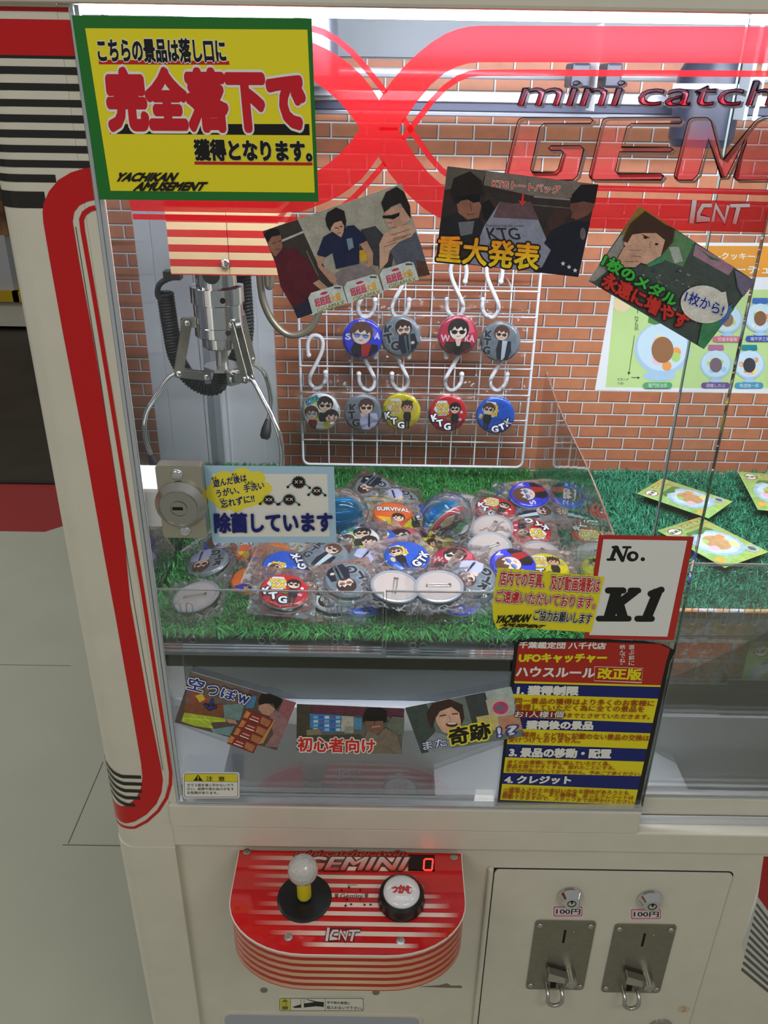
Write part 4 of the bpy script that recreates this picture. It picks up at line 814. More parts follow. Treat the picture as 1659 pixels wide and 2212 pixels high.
m_ = MB(); m_.lathe([(.0076, zc_(700)), (.0076, zc_(838))], o_, n=24); m_.build('plunger', SILV, cw)
for x, y, rr_ in ((770, 335, .032), (815, 570, .0304)):
    q = cl(x, y, YC - rr_); m_ = MB(); d = Vector((q.x - ax_, -rr_, 0)).normalized(); m_.lathe([(.0034, 0), (.0, .0002)], Vector((ax_, YC, q.z)) + d * (rr_ + .0002), d, 16); m_.build('hole', DARK, cw)
q = cl(690, 160, YC - .0247); m_ = MB(); m_.lathe([(.0105, 0), (.0105, .0012), (0, .0014)], (q.x - .001, YC - .0235, q.z + .002), (-.1, -1, 0), 20); m_.build('port_cover', BLACK, cw)
zb_ = zc_(838)
m_ = MB(); m_.prism([(ax_ + .0235 * math.cos(R(a)), YC + .0235 * math.sin(R(a))) for a in (200, 255, 285, 340, 20, 75, 105, 160)], (0, 0, zb_ - .003), (1, 0, 0), (0, 1, 0), (0, 0, .0035)); m_.build('claw_plate', SILV, cw)
def arm_(ang, pivot_top, knee, path, link_n):
    """one arm: hinge lug, link strip, lever, rod and rubber tip, all in a vertical plane through the axis"""
    d = Vector((math.cos(R(ang)), math.sin(R(ang)), 0)); q = Vector((-d.y, d.x, 0)); ctr = Vector((ax_, YC, 0))
    P = lambda r, z: ctr + d * r + Vector((0, 0, z))
    def strip(m_, a, b, wd, th, off):
        a, b = Vector(a), Vector(b); e = (b - a).normalized(); n_ = e.cross(q).normalized(); pts = []
        for c_, s0 in ((b, -90), (a, 90)):
            for k in range(7): t = R(s0 + 30 * k); pts.append(c_ + e * (math.cos(t) * wd / 2) + n_ * (math.sin(t) * wd / 2))
        n = len(pts); vs = [v_ + q * (off - th / 2) for v_ in pts] + [v_ + q * (off + th / 2) for v_ in pts]
        m_.add(vs, [tuple(range(n))[::-1], tuple(range(n, 2 * n))] + [(i, (i + 1) % n, n + (i + 1) % n, n + i) for i in range(n)])
    pt, kn = P(*pivot_top), P(*knee); hub = P(.021, zb_ - .012)
    m_ = MB()
    for off in (-.0052, .0052): strip(m_, pt, kn, .0115, .0012, off)
    a_o = m_.build('link', STEEL, cw)
    m_ = MB(); strip(m_, P(.028, pivot_top[1]), P(pivot_top[0] + .002, pivot_top[1]), .012, .008, 0); m_.build('hinge_lug', SILV, cw)
    m_ = MB()
    for off in (-.0032, .0032): strip(m_, kn, hub, .0105, .0012, off)
    m_.build('lever', SILV, cw)
    m_ = MB(); b0 = P(.016, zb_ - .0032); m_.add([b0 + d * a + q * b + Vector((0, 0, c)) for c in (-.017, 0) for b in (-.007, .007) for a in (0, .0075)], [(0, 2, 3, 1), (4, 5, 7, 6), (0, 1, 5, 4), (2, 6, 7, 3), (0, 4, 6, 2), (1, 3, 7, 5)]); m_.build('hinge_block', SILV, cw)
    m_ = MB(); W = [P(r, z) for r, z in path]; rod = smooth_path([kn + (hub - kn).normalized() * .004] + W, 6); m_.tube(rod, .0031, 10); ro = m_.build('arm_rod', CHROME, cw)
    tail = rod[-5:]; e = (tail[-1] - tail[-2]).normalized(); m_ = MB(); m_.tube([tail[-1] - e * .002, tail[-1] + e * .004, tail[-1] + e * .012, tail[-1] + e * .022, tail[-1] + e * .026], [.0038, .0052, .0070, .0072, .0045], 10); m_.build('rubber_tip', RUBBER, ro)
    m_ = MB()
    for c_ in (pt, kn, hub):
        for sg in (-1, 1): m_.lathe([(.0038, 0), (.0034, .0012), (.0018, .002), (0, .0021)], c_ + q * sg * .006, q * sg, 14, soft=True)
    m_.build('rivet', CHROME, cw)
def rz(pts, ang, Yref):                                              # measured arm outline to radius/height along the arm's own plane
    c = math.cos(R(ang)); s_ = math.sin(R(ang)); out = []
    for x, y in pts:
        d = ray(250 + x / 3.318, 550 + y / 3.318)                    # meet of the sight line with the arm's vertical plane
        k = (s_ * ax_ - c * YC) / (s_ * d.x - c * d.y); p = EYE + d * k; out.append(((p.x - ax_) * c + (p.y - YC) * s_, p.z))
    return out
for ang, pts in ((195, ((510, 485), (450, 845), (385, 880), (300, 1000), (230, 1110), (208, 1200), (215, 1320), (255, 1440))), (318, ((850, 500), (950, 885), (985, 905), (1060, 1040), (1130, 1180), (1180, 1320), (1192, 1450), (1190, 1540)))):
    q = rz(pts, ang, YC); arm_(ang, q[0], q[1], q[2:], 0)
q = rz(((510, 485), (450, 845)), 195, YC)
bq = rz(((970, 720), (1060, 840), (1108, 1000), (1108, 1100), (1092, 1190)), 62, YC); arm_(62, q[0], q[1], bq[1:], 0)
def coil(name, path, rc, rw, pitch, n_per=12):
    P = smooth_path(path, 14); L = [0]
    for a, b in zip(P, P[1:]): L.append(L[-1] + (b - a).length)
    T = int(L[-1] / pitch * n_per); out = []; j = 0; u = None
    for i in range(T + 1):
        s_ = L[-1] * i / T
        while j < len(L) - 2 and L[j + 1] < s_: j += 1
        t = (s_ - L[j]) / max(1e-9, L[j + 1] - L[j]); c = P[j].lerp(P[j + 1], t); d = (P[j + 1] - P[j]).normalized()
        if u is None: u = d.orthogonal().normalized()
        u = (u - d * u.dot(d)).normalized(); v = d.cross(u); a = 2 * math.pi * i / n_per; out.append(c + (u * math.cos(a) + v * math.sin(a)) * rc)
    return out
Y2 = YC + .012
m_ = MB(); m_.tube(coil('c', [cl(x, y, Y2 + .02) for x, y in ((355, 270), (372, 400), (398, 560), (430, 720), (500, 850), (590, 930), (680, 955), (740, 930), (760, 850))], .0088, .0020, .0037), .0021, 6); m_.tube(smooth_path([cl(x, y, Y2) for x, y in ((430, 160), (360, 180), (310, 220), (300, 290), (330, 330))], 6), .0034, 8); m_.build('coiled_cable', RUBBER, cw)
m_ = MB(); m_.tube(coil('c', [cl(x, y, YC + .05) for x, y in ((905, 120), (915, 260), (925, 400), (930, 520), (915, 640), (860, 760))], .0090, .0022, .0043), .0023, 6); m_.build('coiled_cable', RUBBER, cw)
p0 = cl(375, 150, Y2); m_ = MB(); m_.box(p0.x - .004, p0.x + .016, Y2 - .008, Y2 + .008, p0.z - .004, p0.z + .006); m_.build('cable_clamp', BLACK, cw)
# gantry across the machine and the conduit that feeds it
gt_ = thing('gantry', 'grey metal gantry rails crossing the machine behind the red emblem', 'rail', (.3, 1.2, 1.45))
Yg = 1.24
def bar(y0, y1, Y, x0, x1, ma, nm, r=None):
    z0, z1 = onY(830, y1, Y).z, onY(830, y0, Y).z
    m_ = MB()
    if r: m_.lathe([(r, x0), (r, x1)], (0, Y, (z0 + z1) / 2), (1, 0, 0), 20, cap0=True, cap1=True)
    else: m_.box(x0, x1, Y, Y + .02, z0, z1)
    m_.build(nm, ma, gt_, bevel=0 if r else .0012)
bar(148, 166, Yg + .02, XL + .01, XR - .02, ALU, 'guide_rod', .006)
bar(196, 218, Yg, XL + .01, XR - .02, ALU, 'upper_rail'); bar(219, 238, Yg + .004, XL + .01, XR - .02, mat('dark_rail_channel', (58, 60, 78), .4, .3), 'belt_channel'); bar(238.6, 249, Yg, XL + .01, XR - .02, mat('grey_rail', (120, 122, 128), .35, .6), 'lower_rail')  # belt channel in a darker blue-grey than the rails beside it
MOT = mat('motor_black', (34, 36, 52), .35)
ca = thing('carriage', 'dark motor blocks with a white bracket on the gantry behind the word mini', 'carriage', onY(1285, 160, Yg - .03))
for x0, x1 in ((1232, 1279), (1306, 1348)):
    m_ = MB(); a, b = onY(x0, 190, Yg - .05), onY(x1, 136, Yg - .05); m_.box(a.x, b.x, Yg - .05, Yg - .002, a.z, b.z); m_.build('motor_block', MOT, ca, bevel=.003)
m_ = MB(); a, b = onY(1282, 240, Yg - .05), onY(1303, 50, Yg - .05); m_.box(a.x, b.x, Yg - .052, Yg - .004, a.z, b.z); m_.build('bracket', WHITE, ca)
mo = thing('motor', 'round black winch motor behind the lettering at the upper right', 'motor', onY(1530, 220, Yg - .05))
m_ = MB(); a = onY(1532, 216, Yg - .06); m_.lathe([(.0, -.055), (.036, -.055), (.041, -.045), (.041, .03), (.034, .042), (.0, .042)], (a.x, Yg - .052, a.z), (0, 0, 1), 32); m_.build('motor_can', MOT, mo)
m_ = MB(); m_.lathe([(.0, 0), (.043, 0), (.043, .006), (.0, .006)], (a.x - .002, Yg - .052, a.z + .012), (0, 0, 1), 32); m_.build('clip_ring', WPLAS, mo)
pl_ = thing('hanging_post', 'grey metal post hanging from the roof at the upper right of the machine', 'post', (XM + .12, 1.0, 1.4))
a, b = onY(1612, 260, 1.02), onY(1650, 20, 1.02); m_ = MB(); m_.box(a.x, b.x, 1.02, 1.05, a.z, 1.7195); m_.build('post_body', GREYP, pl_); m_ = MB(); m_.box(a.x + .006, a.x + .010, 1.016, 1.0199, a.z, 1.7195); m_.build('post_rib', WHITE, pl_)
cm = thing('carriage', 'grey carriage with a motor seen beside the yellow notice', 'carriage', onY(705, 90, 1.05))
m_ = MB(); a = onY(706, 86, 1.05); m_.lathe([(.0, -.045), (.022, -.045), (.024, -.035), (.024, .04), (.0, .042)], (a.x - .012, 1.06, a.z), (0, 0, 1), 28); m_.build('motor_can', mat('grey_motor', (96, 100, 110), .3, .6), cm)
m_ = MB(); m_.box(a.x - .15, a.x - .035, 1.03, 1.10, hz0 + .16, a.z + .06); m_.build('carriage_block', GREYP, cm)
m_ = MB(); m_.box(a.x - .12, a.x + .0, 1.085, 1.27, a.z - .055, a.z - .046); m_.build('carriage_plate', GREYP, cm)
YH = 1.33
m_ = MB(); m_.tube(smooth_path([onY(250 + x / 3.318, 550 + y / 3.318, YH) for x, y in ((1030, -200), (1032, 60), (1036, 200), (1060, 340), (1120, 470), (1210, 560), (1300, 575), (1390, 530), (1450, 430), (1480, 320), (1490, 120), (1480, -260))], 10), .0058, 12)
m_.tube(smooth_path([onY(250 + x / 3.318, 550 + y / 3.318, YH - .01) for x, y in ((1085, -150), (1085, 80), (1085, 180), (1092, 225), (1106, 228), (1114, 190), (1114, 60), (1114, -150))], 8), .0050, 12)
tag(m_.build('conduit', HOSE), 'U shaped braided metal conduit hanging behind the claw', 'conduit')
# small white bin seen past the lock
m_ = MB(); a = onY(322, 1052, .84); b = onY(362, 1040, .84); m_.box(XL + .0015, b.x, .84, .85, a.z - .05, a.z - .004); m_.box(XL + .0015, b.x + .002, .835, .90, a.z - .004, a.z); tag(m_.build('bracket', WPLAS), 'small white plastic bracket on the side glass behind the lock', 'bracket')

# ================================================================ NOTICES AND PHOTOS ON THE GLASS
WH, NV, YL, RD, BK = (236, 234, 226), (24, 34, 110), (234, 218, 30), (196, 30, 34), (22, 20, 20)
PN = Plane((0, .7760, 0), (1, 0, 0), (0, 0, 1)); PN2 = Plane((0, .7752, 0), (1, 0, 0), (0, 0, 1)); PS = Plane((0, .7662, 0), (1, 0, 0), (0, 0, 1))
def yach(A, f, k=1.):
    A.text('YACHIKAN', f(0, .47), f(.68, .47), f(.06, .02), BK, .09); A.text('AMUSEMENT', f(.22, 1), f(1.02, 1), f(.28, .55), BK, .09)
def d_yel(A):
    A.poly([(155, 33), (673, 40), (688, 436), (215, 431)], (34, 116, 44)); A.poly([(184, 61), (664, 64), (680, 416), (239, 412)], (240, 224, 36))
    A.poly([(213, 129), (495, 132), (496, 140), (214, 139)], RD)
    A.text('こちらの景品は落し口に', (214, 133), (489, 134), (209, 84), BK, .07, (WH, .085))
    A.poly([(236, 268), (668, 268), (669, 292), (238, 289)], BK)
    A.text('完全落下で', (240, 277), (662, 279), (228, 152), (204, 26, 40), .11, (WH, .11))
    A.poly([(420, 349), (675, 351), (675, 357), (421, 355)], RD); A.text('獲得となります。', (423, 345), (674, 348), (419, 302), BK, .09, ((240, 236, 160), .08))
    yach(A, lambda u, v: (248 + 186 * u - 0 * v, 373 + 38 * v))
sheet('notice', 'yellow notice with a green border at the top left of the glass', 'notice', PS, [(155, 33), (673, 40), (688, 436), (215, 431)], d_yel, material=PRINT, paper=(34, 116, 44))
def d_wash(A):
    gb = lambda x, y: (150 + 50 * abs(x - 850) / 850, 190 + 25 * abs(y - 350) / 350, 232)
    A.poly([(415, 82), (1313, 90), (1330, 612), (478, 615)], gb); A.poly([(475, 138), (1265, 140), (1282, 570), (522, 572)], WH)
    cl_ = (240, 226, 70)
    for x, y, r in ((560, 200, 95), (680, 160, 75), (780, 170, 60), (830, 240, 55), (520, 270, 90), (560, 330, 70), (700, 280, 110), (800, 310, 50), (640, 350, 60), (760, 250, 90)): A.ell(x, y, r, r * .85, cl_)
    A.text('遊んだ後は', (484, 232), (712, 190), (478, 180), NV, .045); A.text('うがい、手洗い', (508, 302), (835, 240), (498, 250), NV, .045); A.text('忘れずに!!', (538, 375), (768, 330), (528, 322), NV, .045)
    A.text('あそ', (470, 180), (505, 175), (468, 162), BK, .02); A.text('あと', (610, 152), (645, 147), (608, 134), BK, .02); A.text('てあら', (697, 212), (755, 202), (695, 194), BK, .02); A.text('わす', (525, 325), (560, 320), (523, 308), BK, .02)
    for x, y, r, ang in ((1070, 195, 50, 20), (1195, 255, 38, 0), (865, 315, 40, 15), (1005, 312, 45, -4)):
        P = [(x + (r if k % 2 else r * .74) * 1.05 * math.cos(R(k * 10)), y + (r if k % 2 else r * .74) * .95 * math.sin(R(k * 10))) for k in range(36)]; A.line([(x - r * 1.5, y + r * .6), (x - r * .8, y)], 7, (40, 120, 140)); A.line([(x + r * .8, y + r * .2), (x + r * 1.5, y + r * .7)], 7, (40, 120, 140))
        A.ell(x - r * 1.5, y + r * .65, 9, 9, (30, 26, 24)); A.ell(x + r * 1.5, y + r * .75, 9, 9, (30, 26, 24)); A.poly(P, (34, 28, 26))
        for sx in (-.32, .32): A.line([(x + sx * r - 9, y - 12), (x + sx * r + 9, y + 6)], 4, WH); A.line([(x + sx * r + 9, y - 12), (x + sx * r - 9, y + 6)], 4, WH)
        A.line([(x - r * .4, y + r * .4), (x + r * .4, y + r * .4)], 4, (110, 30, 30))
    A.text('除菌しています', (497, 537), (1303, 530), (490, 407), NV, .075)
sheet('notice', 'pale blue handwashing notice with black germs beside the lock', 'notice', PN2, [(415, 82), (1313, 90), (1330, 612), (478, 615)], d_wash, (310, 980, 3.19), paper=(190, 210, 232))
def d_k1(A):
    A.poly([(470, 572), (1138, 584), (995, 1312), (366, 1305)], (186, 46, 40)); A.poly([(500, 602), (1090, 612), (950, 1288), (400, 1276)], (232, 232, 228))
    k = (26, 26, 26)
    for P, w_ in (([(530, 745), (580, 745)], 18), ([(556, 742), (588, 658)], 26), ([(566, 658), (600, 658)], 18), ([(592, 662), (634, 748)], 30), ([(640, 745), (668, 662)], 16), ([(640, 658), (690, 658)], 16)): A.line(P, w_, k)
    A.ell(705, 722, 42, 36, k, rot=-15); A.ell(708, 721, 17, 17, (232, 232, 228), rot=-20); A.ell(777, 742, 15, 14, k)
    for P, w_ in (([(532, 962), (640, 962)], 44), ([(466, 1160), (600, 1160)], 40), ([(690, 962), (746, 962)], 40), ([(590, 1160), (678, 1160)], 40)): A.line(P, w_, k)
    for P, w_ in (([(536, 1166), (596, 955)], 78), ([(575, 1080), (728, 962)], 58), ([(606, 1050), (640, 1166)], 72)): A.line(P, w_, k, round_=False)
    for P, w_ in (([(832, 985), (908, 956)], 44), ([(738, 1160), (840, 1160)], 42)): A.line(P, w_, k)
    A.line([(885, 960), (800, 1166)], 66, k, round_=False)
sheet('sign', 'white No. K1 number sign with a red border on the glass', 'sign', PN, [(470, 572), (1138, 584), (995, 1312), (366, 1305)], d_k1, (1150, 980, 3.259), paper=(186, 46, 40))
def d_nophoto(A):
    A.poly([(972, 638), (1570, 690), (1495, 1000), (1000, 970), (972, 985), (948, 930), (942, 850)], (238, 222, 40)); e = ((40, 24, 20), .115); h = (WH, .085)
    A.text('店内での写真、', (978, 735), (1232, 752), (988, 655), (204, 40, 40), .045, h, e); A.text('及び動画撮影は', (1262, 760), (1540, 778), (1272, 680), (204, 40, 40), .045, h, e)
    A.text('ご遠慮いただいております。', (958, 828), (1515, 868), (968, 762), (204, 40, 40), .045, h, e); A.text('ご協力お願いします', (1170, 930), (1490, 952), (1182, 872), BK, .045, (WH, .085), ((90, 70, 20), .11))
    A.text('YACHIKAN', (955, 945), (1140, 938), (975, 905), BK, .09); A.text('AMUSEMENT', (985, 962), (1215, 975), (1010, 945), BK, .09)
sheet('notice', 'yellow no-photography sticker with red writing left of the number sign', 'notice', PN2, [(972, 638), (1570, 690), (1495, 1000), (1000, 970), (972, 985), (948, 930), (942, 850)], d_nophoto, (700, 980, 2.592), paper=(238, 222, 40))
def d_rule(A):
    cz = PN2.crop(1040, 1360, 2.68)
    A.poly([(190, 98), (205, 72), (290, 50), (600, 52), (940, 66), (1060, 88), (1122, 122), (1090, 190), (910, 1034), (92, 1002)], (24, 21, 20))
    A.poly([(212, 98), (232, 76), (600, 70), (1030, 84), (1092, 112), (1066, 200), (1038, 322), (190, 298)], (176, 42, 32)); A.poly([(190, 298), (1038, 322), (1036, 332), (190, 310)], YL)
    bands = ((312, 334, 372, 400, NV), (372, 400, 506, 540, YL), (506, 540, 572, 600, NV), (572, 600, 662, 690, YL), (662, 690, 738, 764, NV), (738, 764, 828, 848, YL), (828, 848, 892, 926, NV), (892, 926, 984, 1014, YL))
    lx = lambda y: 190 - (y - 312) * .122; rx = lambda y: 1037 - (y - 334) * .222
    for a, b, c, d, col in bands: A.poly([(lx(a), a), (rx(b), b), (rx(d), d), (lx(c), c)], col)
    T = lambda s_, x0, y0, x1, y1, h, col, b=.03, e=None, sh=6: A.text(s_, (x0, y0), (x1, y1), (x0 + sh, y0 - h), col, b, e)
    T('千葉鑑定団 八千代店', 215, 106, 716, 112, 36, WH, .06); T('UFOキャッチャー', 216, 187, 720, 187, 48, YL, .10); T('ハウスルール', 200, 268, 652, 276, 54, WH, .07)
    A.line([(655, 212), (935, 222), (925, 305), (652, 294), (655, 212)], 4, (226, 200, 190), round_=False); T('改正版', 672, 282, 920, 290, 62, YL, .07)
    A.vtext('遊ぶ前に', 868, 84, 206, 32, WH, .02); A.vtext('読んでね。', 815, 84, 216, 32, WH, .02)
    T('1. 獲得制限', 206, 372, 556, 376, 50, WH, .10); T('獲得後の景品', 258, 570, 640, 574, 46, WH, .10); T('3. 景品の移動・配置', 160, 730, 744, 740, 50, WH, .10); T('4. クレジット', 134, 884, 512, 888, 42, WH, .10)
    O = (160, 62, 20)
    T('同一景品の獲得はより多くのお客様に', 190, 424, 996, 440, 34, O, .03); T('獲得していただく為に全ての景品を', 190, 460, 938, 474, 34, O, .03)
    A.poly([(195, 462), (470, 468), (490, 490), (470, 510), (190, 504)], (150, 26, 26)); T('お1人様1個', 190, 502, 470, 504, 36, WH, .03, (BK, .07)); T('までとさせていただきます。', 494, 504, 970, 514, 26, O, .03)
    T('得用」など特に記載のない景品の交換は', 232, 620, 966, 640, 34, O, .03); T('受けつけておりません。', 152, 646, 568, 652, 30, O, .03)
    T('全てのお客様に平等に遊んでいただく為、', 146, 772, 740, 782, 24, O, .03); T('景品を取りやすくする。取れたことにする。', 142, 796, 768, 806, 22, O, .03); T('などの行為は行っておりません。予めご了承ください。', 138, 818, 920, 842, 22, O, .03)
    T('一度投入されたお金はいかなる理由があろうとも', 124, 930, 848, 952, 26, O, .03); T('返金できません。また獲得後、余ったクレジットは', 120, 950, 876, 978, 24, O, .03); T('移動できますので、スタッフまでお声かけください。', 116, 972, 886, 1004, 24, O, .03)
sheet('poster', 'black edged house rules poster with red, blue and yellow bands on the glass', 'poster', Plane((0, .7756, 0), (1, 0, 0), (0, 0, 1)), [(190, 98), (205, 72), (290, 50), (600, 52), (940, 66), (1060, 88), (1122, 122), (1090, 190), (910, 1034), (92, 1002)], d_rule, (1040, 1360, 2.68), paper=(30, 28, 28))
def d_caut(A):
    A.rrect(228, 945, 736, 1180, 22, (226, 226, 220)); A.rrect(240, 958, 720, 1168, 16, BK); A.rrect(244, 962, 716, 1164, 14, WH); A.poly([(244, 1024), (244, 978), (258, 963), (700, 964), (716, 980), (716, 1032)], (226, 214, 40)); A.line([(244, 1026), (716, 1033)], 3, BK)
    A.poly([(322, 1022), (364, 966), (410, 1024)], BK); A.line([(365, 984), (365, 1004)], 8, YL); A.ell(365, 1014, 4, 4, YL); A.text('注', (438, 1022), (496, 1023), (438, 980), BK, .02); A.text('意', (546, 1024), (604, 1025), (546, 982), BK, .02)
    for i, s_ in enumerate(('ガラス面を強く叩かないで下', 'さい。故障や思わぬけがをす', 'る危険があります。')): A.text(s_, (266, 1072 + 34 * i), ((684, 686, 544)[i], 1074 + 34 * i), (266, 1046 + 34 * i), BK, .01)
sheet('caution_sticker', 'small white and yellow caution sticker at the lower left of the glass', 'sticker', PS, [(250, 945), (712, 948), (736, 1000), (736, 1172), (700, 1180), (250, 1176), (230, 1150), (228, 966)], d_caut, (340, 1440, 4.1475))
# ---- photo cards
SK, SKS = (184, 142, 120), (138, 98, 80)
def d_p1(A):
    A.poly([(18, 310), (797, 42), (957, 553), (215, 798)], (168, 164, 152)); A.poly([(18, 310), (230, 238), (420, 620), (360, 700), (215, 798)], (62, 54, 50)); A.line([(130, 362), (250, 312)], 12, (190, 188, 180)); A.line([(225, 240), (330, 470)], 22, (176, 172, 162)); A.line([(265, 420), (330, 560)], 6, (120, 112, 104))
    A.poly([(440, 520), (640, 440), (900, 470), (930, 560), (600, 670)], (150, 140, 124)); A.poly([(570, 300), (650, 280), (760, 400), (740, 520), (640, 500), (560, 420)], (60, 60, 66)); A.poly([(545, 420), (600, 410), (620, 470), (570, 480)], (206, 160, 40))
    A.poly([(40, 350), (75, 300), (120, 320), (130, 390), (120, 440), (85, 450), (60, 410)], (150, 104, 86)); A.line([(74, 378), (92, 372)], 4, (50, 34, 30)); A.line([(108, 366), (122, 362)], 4, (50, 34, 30)); A.line([(92, 414), (118, 406)], 4, (110, 62, 56)); A.poly([(24, 330), (60, 296), (105, 296), (122, 330), (70, 340), (50, 372)], (30, 24, 24)); A.poly([(85, 460), (130, 405), (200, 405), (270, 470), (330, 560), (300, 600), (330, 640), (280, 720), (190, 740), (120, 620)], (92, 28, 42)); A.poly([(300, 600), (335, 580), (385, 625), (355, 645)], SK); A.poly([(190, 740), (280, 680), (330, 650), (300, 770), (215, 798)], (40, 42, 60))
    A.poly([(405, 250), (480, 240), (478, 300), (455, 345), (425, 340), (400, 300)], (206, 160, 136)); A.line([(446, 294), (444, 308)], 4, (160, 114, 94)); A.poly([(370, 240), (380, 205), (430, 176), (475, 195), (487, 250), (480, 330), (468, 350), (476, 280), (460, 250), (420, 262), (402, 290), (398, 310), (378, 280)], (30, 24, 26)); A.line([(425, 290), (440, 292)], 5, (60, 40, 36)); A.line([(452, 284), (466, 282)], 5, (60, 40, 36)); A.line([(440, 320), (456, 318)], 4, (130, 70, 66))
    A.poly([(360, 340), (410, 312), (460, 345), (490, 280), (530, 275), (590, 330), (600, 360), (560, 380), (560, 490), (430, 520), (410, 430), (370, 455), (322, 440)], (28, 36, 70)); A.poly([(488, 352), (520, 346), (530, 400), (500, 416)], (120, 140, 160)); A.poly([(316, 450), (365, 452), (350, 500), (440, 570), (425, 600), (400, 596), (330, 510)], SK); A.poly([(562, 382), (602, 362), (638, 430), (636, 500), (570, 535), (560, 515), (606, 490), (604, 440)], SK)
    A.poly([(425, 545), (560, 490), (640, 520), (650, 560), (540, 600), (450, 640)], (136, 124, 130))
    A.poly([(700, 200), (770, 170), (850, 190), (852, 240), (800, 280), (720, 290), (705, 250)], (196, 152, 130)); A.line([(716, 262), (740, 262)], 4, (140, 84, 76)); A.poly([(683, 150), (710, 90), (770, 60), (812, 90), (845, 170), (848, 240), (820, 200), (790, 150), (740, 170), (700, 205)], (34, 26, 28)); A.poly([(690, 222), (740, 218), (786, 204), (784, 222), (752, 242), (722, 238), (694, 236)], (18, 18, 22)); A.poly([(680, 360), (730, 330), (820, 300), (880, 320), (910, 400), (950, 540), (770, 500), (740, 430), (700, 470), (670, 520)], (88, 92, 108)); A.poly([(672, 380), (700, 320), (780, 280), (850, 268), (880, 300), (850, 340), (780, 370), (730, 420), (720, 480), (675, 530)], (204, 164, 142)); A.line([(720, 372), (820, 340)], 4, SKS); A.line([(700, 396), (770, 370)], 4, SKS); A.line([(740, 330), (840, 300)], 4, SKS); A.line([(750, 352), (850, 325)], 4, SKS); A.poly([(890, 560), (880, 470), (930, 480), (957, 553)], (92, 62, 46))
    for x, y in ((268, 660), (468, 600), (668, 528)):
        q = lambda a, b: (x + a * 1.0 + b * .30, y - a * .305 + b * 1.0)
        A.poly([q(22, 0), q(170, 0), q(192, 14), q(194, 110), q(-2, 112), q(0, 22)], (206, 216, 214)); A.text('超超超', q(26, 82), q(112, 82), q(26, 38), (206, 44, 90), .05); A.text('大盛', q(114, 82), q(168, 82), q(114, 42), (236, 170, 30), .05); A.ell(*q(88, 22), 22, 7, (206, 44, 90), rot=-17); A.text('GIGAMAX', q(28, 112), q(180, 112), q(28, 88), (150, 150, 40), .02); A.rect(*q(150, 6), *q(182, 24), (70, 70, 40))
sheet('photo_card', 'photo of three seated young men, one in sunglasses, stuck below the red emblem', 'photo', PN, [(18, 310), (797, 42), (957, 553), (215, 798)], d_p1, (560, 380, 2.592), material=GLOSSP)
def d_p2(A):
    A.poly([(273, 718), (925, 797), (838, 1197), (222, 1127)], (52, 40, 40)); A.poly([(440, 740), (925, 797), (905, 850), (700, 860), (430, 800)], (124, 112, 104)); A.poly([(273, 718), (440, 740), (420, 800), (260, 820)], (92, 86, 80)); A.poly([(440, 830), (700, 850), (830, 870), (800, 940), (430, 960)], (56, 46, 46)); A.line([(650, 850), (800, 862)], 8, (140, 134, 130)); A.line([(640, 885), (800, 900)], 5, (100, 90, 88))
    A.poly([(420, 880), (455, 860), (478, 900), (470, 960), (430, 950)], (26, 22, 26)); A.poly([(700, 960), (740, 905), (800, 905), (780, 960), (720, 1000)], (70, 46, 42))
    A.poly([(310, 860), (400, 850), (420, 890), (408, 940), (360, 950), (320, 920)], (150, 100, 82)); A.line([(372, 880), (378, 912)], 5, (112, 70, 58)); A.line([(360, 928), (388, 924)], 4, (104, 56, 52)); A.poly([(285, 830), (300, 770), (370, 740), (420, 780), (432, 850), (410, 840), (350, 845), (320, 880), (300, 880)], (36, 26, 24)); A.poly([(300, 848), (415, 838), (412, 872), (385, 876), (360, 862), (330, 868)], (16, 16, 22)); A.poly([(250, 940), (320, 920), (360, 955), (410, 945), (440, 990), (380, 1060), (300, 1090), (235, 1060)], (34, 34, 40)); A.poly([(320, 960), (390, 955), (380, 1010), (330, 1020)], (110, 112, 120))
    A.poly([(500, 870), (560, 880), (632, 870), (720, 1080), (690, 1150), (640, 1175), (540, 1160), (370, 1140), (430, 980)], (140, 144, 164)); A.poly([(500, 870), (560, 880), (632, 870), (668, 950), (470, 940)], (104, 78, 84)); A.text('KTG', (455, 1035), (590, 1035), (440, 985), (44, 40, 52), .02); A.text('Everyone has the power', (440, 985), (605, 985), (440, 968), (70, 66, 80), .0); A.text('to change a dream', (450, 1066), (600, 1060), (450, 1050), (70, 66, 80), .0)
    A.poly([(800, 900), (812, 850), (850, 800), (925, 797), (905, 900), (880, 930), (830, 950), (805, 940), (812, 920)], (116, 74, 62)); A.poly([(806, 880), (812, 840), (850, 798), (925, 797), (910, 880), (860, 870)], (26, 20, 22)); A.poly([(690, 1050), (730, 990), (830, 955), (890, 960), (838, 1197), (670, 1178), (720, 1080)], (26, 30, 46)); A.ell(858, 1010, 12, 26, (110, 100, 96))
    A.text('KTGトートバッグ', (466, 808), (756, 838), (470, 774), (206, 50, 44), .04, (WH, .07)); A.line([(600, 838), (596, 872)], 9, (220, 60, 50)); A.poly([(580, 866), (614, 868), (594, 890)], (220, 60, 50))
    A.text('重大発表', (226, 1128), (662, 1168), (238, 1016), lambda x, y: (250, 150 + 70 * max(0, min(1, (y - 1030) / 130)), 30), .05, ((36, 22, 10), .09))
    for k in range(3): x, y = 772 + 26 * k, 1138 + 15 * k; A.poly([(x + (11 if j % 2 == 0 else 5) * math.sin(R(36 * j)), y - (11 if j % 2 == 0 else 5) * math.cos(R(36 * j))) for j in range(10)], (220, 224, 230))
sheet('photo_card', 'dark photo taken in a car with a tote bag and orange writing', 'photo', PN, [(273, 718), (925, 797), (838, 1197), (222, 1127)], d_p2, (830, 0, 2.001), material=GLOSSP)
